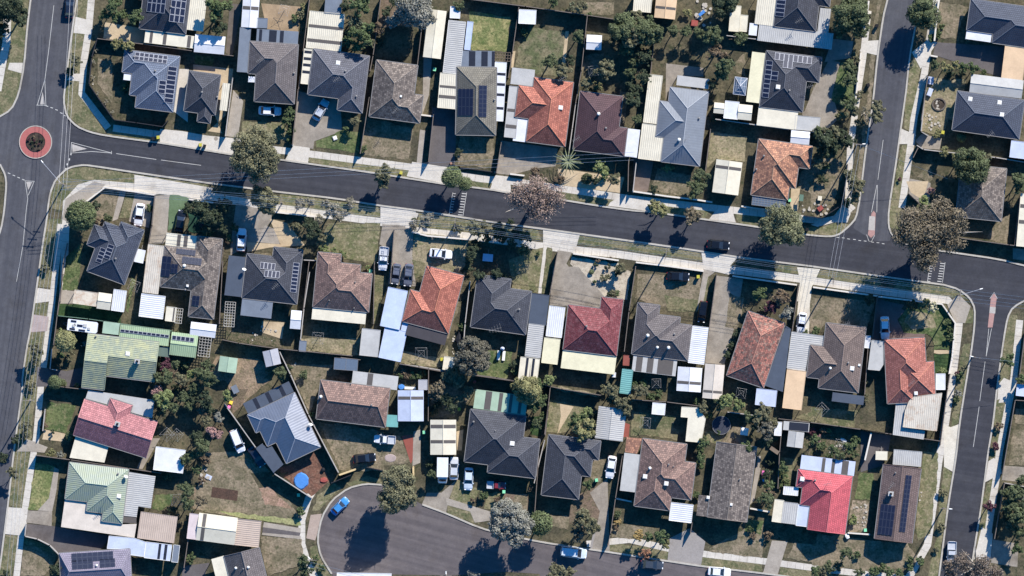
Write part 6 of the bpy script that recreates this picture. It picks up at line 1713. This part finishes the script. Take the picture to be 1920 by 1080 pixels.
FN('t','',[(1112,0),(1052,400),(1010,760)])
FN('t','',[(1840,70),(1772,560)])
T(1140,340)
FN('w','long pale wall in front of the black car',[(250,728),(560,765),(860,808)])
FN('w','pale wall in front of the shrubby garden',[(1120,852),(1700,932)])
T(1300,530)
FN('t','',[(945,20),(885,440)])
FN('t','',[(1652,130),(1605,510)])
T(1520,340)
FN('w','pale front wall of the dark brown house lawn',[(20,952),(600,1032)])
T(1520,520)
FN('w','pale wall round the corner garden of the orange red house',[(600,172),(1180,240),(1300,412),(1272,720),(1245,870)])
FN('t','',[(600,172),(552,560)])
FN('t','',[(512,640),(482,1050)])
FN('t','tall brown fence beside the right hand footpath',[(1250,870),(1228,1000),(1162,1508)])
T(960,680)
FN('t','',[(260,195),(450,235),(800,292)])
FN('t','',[(1080,330),(1390,352),(1670,387)])
FN('t','',[(345,210),(300,650)])
FN('m','',[(292,700),(200,1080)])
T(1260,690)
FN('m','',[(500,395),(720,422)])
FN('t','',[(960,455),(1240,487),(1500,522),(1700,552),(1920,587)])
FN('t','',[(990,480),(965,760),(950,1080)])
T(1520,700)
FN('t','',[(440,502),(700,542),(1160,607)])
FN('w','white angled fence beside the long brown driveway',[(542,535),(485,780)])
T(0,680)
FN('t','',[(440,192),(590,220),(800,242)])
FN('t','',[(330,832),(640,872),(1160,950),(1450,992)])
FN('m','',[(410,420),(390,610)])
T(0,855)
FN('t','',[(1735,490),(1660,1000)])
FN('m','curved white garden edging at the bottom left',[(240,610),(228,720),(340,745),(450,800),(540,890)])
T(320,660)
FN('m','long pale steel fence on the north east of the new metal house',[(985,0),(1080,200),(1240,560),(1510,1080)])
FN('m','pale steel fence on the south west of the new metal house',[(490,470),(770,860),(930,1085)])
T(320,855)
FN('m','pale steel fence beside the blue pool cover',[(940,160),(1270,375)])
FN('y','yellow timber fence panel by the cul-de-sac',[(1520,168),(1665,118)])
FN('d','dark slatted gate beside the cul-de-sac, left leaf',[(1450,240),(1620,170)])
FN('d','dark slatted gate beside the cul-de-sac, right leaf',[(1770,100),(1910,130)])
T(640,680)
FN('t','',[(530,10),(950,87)])
FN('t','',[(1180,110),(1570,167)])
FN('t','',[(787,50),(783,520)])
FN('y','yellow gate post panel behind the round olive tree',[(648,935),(652,1050)])
FN('t','',[(1862,380),(1830,640)])
T(960,855)
FN('t','',[(240,0),(205,500)])
FN('t','',[(992,0),(930,380),(885,700),(862,800)])
FN('w','white wall on the west of the brown skylight house',[(930,380),(1075,410)])
T(1260,855)
FN('w','white wall joining the speckled brown house',[(702,470),(880,502)])
FN('t','',[(180,600),(165,690)])
FN('w','white wall below the shell garden',[(1580,690),(1780,705)])
T(1520,855)
FN('t','',[(1740,240),(1650,740)])
FN('m','',[(1740,240),(1990,285)])
T(1520,700)
FN('t','',[(1842,240),(1990,250)])
FN('t','',[(1835,245),(1722,900)])
T(1520,520)
FN('t','',[(1925,500),(1872,900)])
PLANT()
# ---- roundabout ----------------------------------------------------------------------------------------
T(0,170)
X, Y = M(320, 463); o = thing('roundabout_island', 'roundabout', X, Y, label='round island with red paving and a dark planted centre')
b = MB(); n = 48
def ringm(r0, r1, z0, z1, mat, name):
    b = MB()
    for i in range(n):
        a, c = 6.28318*i/n, 6.28318*(i+1)/n; A = [(math.cos(t)*r, math.sin(t)*r) for r, t in ((r0, a), (r1, a), (r1, c), (r0, c))]
        b.face([(A[0][0], A[0][1], z1), (A[1][0], A[1][1], z1), (A[2][0], A[2][1], z1), (A[3][0], A[3][1], z1)]); b.face([(A[1][0], A[1][1], z0), (A[2][0], A[2][1], z0), (A[2][0], A[2][1], z1), (A[1][0], A[1][1], z1)])
    b.build(name, [mat], o)
ringm(3.1, 3.26, 0, .16, 'kerb', 'kerb_ring'); ringm(1.92, 3.1, 0, .13, 'redpave', 'paved_ring'); ringm(1.84, 1.92, 0, .2, 'black', 'inner_edge')
b = MB(); b.disc(0, 0, 0, .17, 1.86, 40); b.build('planting_bed', ['mulch'], o)
for k in range(11):
    a = k*2.4; r = .25+.13*k; me = proto(['dark', 'burg', 'rust', 'dark'][k % 4], 0, k % 3); q = link('shrub', me, None, (X+math.cos(a)*r, -Y+math.sin(a)*r, .35), a); s_ = random.uniform(.25, .5); q.scale = (s_, s_, s_)
    reg(q, 'shrub', X, Y, 'low plant in the centre bed of the roundabout', group='low plants in the roundabout bed')
# ---- poles, lamps and wires ---------------------------------------------------------------------------
A0 = POLE(575, 845, (410, 655), arms=3, a=6, lab='power pole with a street lamp at the roundabout corner')
T(380,360); A1 = POLE(715, 100, a=97, lab='power pole on the footpath between the two shaded driveways')
T(760,340); A2 = POLE(450, 378, a=97, lab='power pole above the white sedan on the dry lawn')
T(1140,340); A3 = POLE(515, 650, a=97, lab='power pole below the striped road hump, by the black car')
T(1520,340); A4 = POLE(190, 872, a=97, lab='power pole between the cream driveway and the eucalyptus shade')
T(1520,520); A5 = POLE(1322, 160, (1500, 108), a=95, lab='power pole with lamp at the south east corner')
A6 = POLE(1455, 715, (1440, 712), a=10, arms=1, h=8.5, lab='pole beside the east street near the orange red house')
T(0,680); B1 = POLE(280, 335, a=0, lab='power pole beside the west street by the faded pink house')
T(1300,170); C1 = POLE(1470, 490, (1505, 488), a=5, lab='power pole with lamp beside the tall bare gum')
T(1520,855); D1 = POLE(1190, 465, (1225, 466), a=5, arms=1, h=8.5, lab='pole with lamp left of the east street, lower part')
T(320,855); E1 = POLE(1275, 925, (1265, 915), arms=1, h=8, lab='slim lamp pole at the cul-de-sac kerb')
T(640,855); E2 = POLE(945, 1065, (945, 1050), arms=1, h=8, lab='slim pole at the bottom edge of the cul-de-sac')
OF = [(-1.1, 0), (-.4, 0), (.4, 0), (1.1, 0), (-.7, -1.1), (.7, -1.1)]
for a, b_ in ((A0, A1), (A1, A2), (A2, A3), (A3, A4), (A4, A5)): WIRE(a, b_, OF, 'power wires along the south side of the main street', 'thin power wire strung along the south side of the curving street')
T(1520,520); WIRE(A5, (M(1990, 240)[0], -M(1990, 240)[1], 9.5), OF[:4], 'power wires crossing the south east street', 'thin power wire crossing the south east street')
WIRE(A0, (M(-1600, -1100)[0], -M(-1600, -1100)[1], 9.5), OF[:3], 'power wires leaving the roundabout', 'thin power wire leaving the roundabout corner westward')
WIRE(A0, B1, OF[:4], 'power wires along the west street', 'thin power wire strung beside the west street')
WIRE(B1, (B1[0]-3.8, B1[1]-42, 9.5), OF[:3], 'power wires at the lower left', 'thin power wire at the lower left corner')
WIRE(A0, (A0[0]+2.5, A0[1]+42, 9.5), OF[:3], 'power wires across the roundabout to the top', 'thin power wire crossing east of the roundabout')
T(1520,170); WIRE(C1, (M(1225, 795)[0], -M(1225, 795)[1], 3.6), [(0, -.5)], 'service wire', 'single service wire crossing the east street to the eucalyptus house')
T(1520,520); WIRE(A6, (M(1850, 760)[0], -M(1850, 760)[1], 6.5), [(0, 0)], 'service wire 2', 'single service wire crossing the lower east street')
T(320,855); WIRE(E1, (M(1990, 1110)[0], -M(1990, 1110)[1], 8), OF[:2], 'cul-de-sac wires', 'thin wire across the bottom of the cul-de-sac')
T(1300,170); WIRE(C1, A4, OF[:3], 'wires along the east street kerb', 'thin power wire running down to the main street pole')
# ---- yard things ----------------------------------------------------------------------------------------
T(0,340); HOIST(1210, 940); T(640,490); HOIST(720, 830, 1.7, .8); T(260,490); HOIST(1615, 690, 1.6, .7); T(0,680); HOIST(1505, 645, 1.5, 0); T(960,680); HOIST(1198, 540, 1.5, .7); HOIST(1298, 185, 1.3, .8)
T(400,0); HOIST(640, 95, 1.4, .5); T(1260,690); HOIST(1510, 690, 1.5, .6); HOIST(620, 225, 1.4, .6); HOIST(1345, 370, 1.5, 0); T(0,855); HOIST(1590, 390, 1.5, .9); T(800,0); HOIST(1500, 640, 1.4, .9); T(320,660); HOIST(60, 745, 1.4, .1)
T(1260,690)
X, Y = M(443, 515); o = thing('trampoline', 'trampoline', X, Y, label='round black trampoline with a net behind the speckled brown house'); b = MB(); b.disc(0, 0, .75, .8, 1.75, 24); b.build('mat', ['net'], o); b = MB()
for k in range(24): b.bar((math.cos(k*.2618)*1.8, math.sin(k*.2618)*1.8, .8), (math.cos((k+1)*.2618)*1.8, math.sin((k+1)*.2618)*1.8, .8), .06)
b.build('frame', ['gutter'], o)
for k in range(8): q = MB(); q.bar((math.cos(k*.785)*1.8, math.sin(k*.785)*1.8, 0), (math.cos(k*.785)*1.8, math.sin(k*.785)*1.8, 2.4), .03); q.build('leg', ['gutter'], o)
BOXTHING('play_frame', 'play frame', 'white square play frame on the lawn beside the trampoline', 650, 570, 1.5, 1.5, 1.2, 'whitepaint', 10, True)
BOXTHING('toy_box', 'toy', 'pink plastic play table beside the speckled brown house', 843, 945, 1.5, .9, .6, 'pinktoy', 4, True)
BLOB('paddling_pool', 'pool', 'small bright blue paddling pool below the pink play table', 828, 1008, 18, 18, .2, 'bluetoy', 16, .02)
T(320,855); BLOB('blue_tarpaulin', 'tarpaulin', 'crumpled bright blue tarpaulin on bare red soil', 1175, 225, 68, 76, .35, 'tarpblue', 20, .07)
BLOB('tarpaulin', 'tarpaulin', 'orange red sheet beside the blue tarpaulin', 1380, 215, 36, 28, .25, 'redtoy', 12, .2)
BLOB('tyre', 'tyre', 'dark round tub on the red soil by the blue tarpaulin', 1372, 122, 20, 20, .5, 'black', 14, .02)
BOXTHING('concrete_slab', 'slab', 'pale board lying among white junk by the brown dirt yard', 340, 190, 1.3, .9, .15, 'bluewhite', 25)
ROCKS(265, 110, 350, 250, 9, 'white junk heap piece beside the large dry yard', .2, .45)
T(640,680); BLOB('tarpaulin', 'tarpaulin', 'small bright blue tarpaulin behind the faded brown house', 540, 218, 32, 24, .3, 'tarpblue', 12, .15)
BOXTHING('outdoor_table', 'table', 'long white table beside the small blue tarpaulin', 620, 228, 2.2, .5, .75, 'whitepaint', 2, True)
BLOB('sandpit', 'sandpit', 'pinkish round sandpit on the dry lawn by the ute', 440, 860, 55, 36, .06, 'pinkconc', 16, .12)
BLOB('red_ball', 'ball', 'small red ball shape in the fence shadow', 1200, 170, 14, 14, .5, 'redtoy', 12, .03)
T(640,490); BOXTHING('sun_lounger', 'lounger', 'left white sun lounger on the small lawn', 1415, 845, .55, 1.9, .4, 'whitepaint', 6, True); BOXTHING('sun_lounger', 'lounger', 'right white sun lounger on the small lawn', 1462, 850, .55, 1.9, .4, 'whitepaint', 6, True)
BLOB('outdoor_chair', 'chair', 'white curved chair beside the two white loungers', 1320, 925, 14, 22, .5, 'whitepaint', 12, .05)
BLOB('patio_umbrella', 'umbrella', 'small pale blue patio umbrella beside the loungers', 1450, 785, 22, 18, 2.0, 'bluewhite', 8, .02)
T(1520,170)
X, Y = M(1155, 122); o = thing('stone_ring', 'fire pit', X, Y, label='round stone edged garden ring by the three skylight house'); b = MB()
for k in range(26): a = k*.2417; b.disc(math.cos(a)*1.25, math.sin(a)*1.15, 0, .3, .17, 7)
b.build('edging', ['timbergrey'], o); b = MB(); b.disc(0, 0, 0, .12, 1.15, 24); b.build('soil', ['mulch'], o)
ROCKS(1110, 70, 1200, 170, 12, 'pale stone inside the round garden ring', .1, .28); ROCKS(1010, 200, 1170, 350, 14, 'pale boulder on the dry rock garden lawn', .12, .34)
T(1520,340); ROCKS(-80, 200, 190, 305, 16, 'white stone or pot in the cluttered corner yard', .15, .4)
BOXTHING('crate', 'crate', 'rusty red crate in the cluttered corner yard', 85, 245, 1.1, .9, .6, 'redtoy', -35); BOXTHING('outdoor_table', 'table', 'small white table on the dry yard above the corner clutter', 82, 152, .8, .9, .6, 'cream', 8, True)
T(1300,170); BOXTHING('swing_frame', 'swing', 'dark green swing frame on the dry yard', 970, 965, .8, 1.3, 1.6, 'fence_g', 5, True); BOXTHING('outdoor_table', 'table', 'white framed low seat below the orange brown house', 1138, 968, .8, .9, .5, 'cream', 8, True)
T(300,100); BOXTHING('planter', 'planter', 'white square framed planter on the small front lawn', 1575, 762, .8, .8, .3, 'whitepaint', -20)
BLOB('manhole_cover', 'manhole', 'round grey cover in the pale driveway', 503, 768, 20, 20, .02, 'concold', 20, .01)
T(1520,0); BOXTHING('garden_bench', 'bench', 'pale blue box seat by the top right hedge', 1080, 725, 1.1, 1.5, .5, 'bluewhite', 8, True); BOXTHING('garden_tank', 'tank', 'pale blue leaning box below the blue box seat', 1072, 830, .9, 1.6, .7, 'bluewhite', 20)
T(1260,690); BLOB('surfboard', 'board', 'white oval board in the crowded flower garden', 1545, 650, 34, 15, .12, 'whitepaint', 16, .02, 28)
ROCKS(1400, 690, 1560, 770, 14, 'white ornament in the crowded flower garden', .1, .3)
T(1520,855); ROCKS(380, 430, 510, 640, 20, 'pale stone in the shell garden', .1, .32); ROCKS(975, 300, 1000, 420, 4, 'white pot beside the twin panel block house', .1, .2)
BLOB('white_flower_bush', 'shrub', 'white flowering bush at the corner of the bright pink red house', 330, 722, 24, 24, .6, 'whitepaint', 10, .3)
T(1200,0); ROCKS(500, 0, 640, 230, 16, 'junk piece in the cluttered yard by the tan gabled shed', .2, .5); BOXTHING('crate', 'crate', 'red crate in the cluttered yard by the tan gabled shed', 490, 210, 1.3, 1.2, .6, 'redtoy', 8); BOXTHING('awning', 'canopy', 'pale blue board in the cluttered yard', 555, 120, .6, 1.4, 1.2, 'tarpblue', 50, True)
T(320,660); BOXTHING('outdoor_table', 'table', 'tilted grey blue table on the dirt yard', 580, 335, 1.2, 1.6, .7, 'bluegrey', -25, True); BOXTHING('toy_box', 'toy', 'yellow toy beside the dirt yard', 542, 455, .7, .7, .4, 'yellowtoy', 20); BOXTHING('toy_box', 'toy', 'pink toy beside the dirt yard', 525, 495, .6, .6, .4, 'pinktoy', 20)
ROCKS(1000, 90, 1140, 140, 3, 'small pale garden object by the leaning silver shed', .15, .3)
T(640,490); BLOB('cold_frame', 'cold frame', 'dark garden frame between two rows of fence', 1060, 700, 40, 80, .9, 'black', 4, .02); ROCKS(1000, 640, 1030, 840, 10, 'pale stone beside the dark garden frame', .1, .25)
T(0,0); ROCKS(835, 700, 850, 760, 3, 'stone in the roundabout corner bed', .1, .2)
T(260,490); ROCKS(1010, 560, 1290, 720, 12, 'pot or ornament in the small back courtyard', .12, .32)
T(0,340); BLOB('dark_tub', 'tub', 'low dark tub in the shaded pond garden', 1830, 400, 40, 36, .5, 'black', 16, .05)

# ---- labels that depend on the neighbours -------------------------------------------------------------------
def where(x, y):
    best = min(HOUSES, key=lambda h: math.hypot(x-h[1], y-h[2])-h[3]*.5); dx, dy = x-best[1], y-best[2]; a = (math.degrees(math.atan2(-dy, dx))+360) % 360
    return ['right of', 'above right of', 'above', 'above left of', 'left of', 'below left of', 'below', 'below right of'][int((a+22.5)//45) % 8], best[0]
grp = {}
for (o, desc, x, y) in THINGS:
    d_, s_ = where(x, y); grp.setdefault((desc, d_, s_), []).append((o, x, y))
NUM = ['', 'one', 'two', 'three', 'four', 'five', 'six', 'seven', 'eight', 'nine', 'ten', 'eleven', 'twelve']; ORD = ['', 'first', 'second', 'third', 'fourth', 'fifth', 'sixth', 'seventh', 'eighth']
USED = {}
for (desc, d_, s_), L3 in grp.items():
    n = len(L3); dsc = desc
    xs = [q[1] for q in L3]; ys = [q[2] for q in L3]; hor = max(xs)-min(xs) >= max(ys)-min(ys); L3.sort(key=lambda q: q[1] if hor else q[2])
    for i, (o, x, y) in enumerate(L3):
        tail = ' %s the %s' % (d_, s_)
        if n == 1: lab = dsc+tail
        else:
            if i == 0: pos = 'leftmost' if hor else 'topmost'
            elif i == n-1: pos = 'rightmost' if hor else 'lowest'
            else: pos = ORD[min(i+1, 8)]+(' from left' if hor else ' from top')
            lab = pos+' '+dsc+tail
        ws = lab.split()
        if len(ws) > 16:
            for a_, b_ in ((' with a ', ' with '), (' long', ''), (' the ', ' '), (' garden ', ' '), (' its ', ' '), (' roof', ''), (' a ', ' ')):
                if len(lab.split()) > 16: lab = lab.replace(a_, b_, 1)
        o['label'] = lab
        USED[lab] = USED.get(lab, 0)+1
        if desc.endswith('shrub') or desc.endswith('tree'): o['group'] = 'garden trees and shrubs'
        elif 'fence' in desc: o['group'] = 'fences between the yards'
        elif 'bin' in desc: o['group'] = 'wheelie bins'
        elif 'hoist' in desc: o['group'] = 'rotary clothes hoists'
for lab, k in USED.items():
    if k > 1 or len(lab.split()) > 16: print('LABEL', k, lab)
print('things', sum(1 for o in bpy.data.objects if o.parent is None and o.type in ('MESH', 'EMPTY')), 'objects', len(bpy.data.objects))
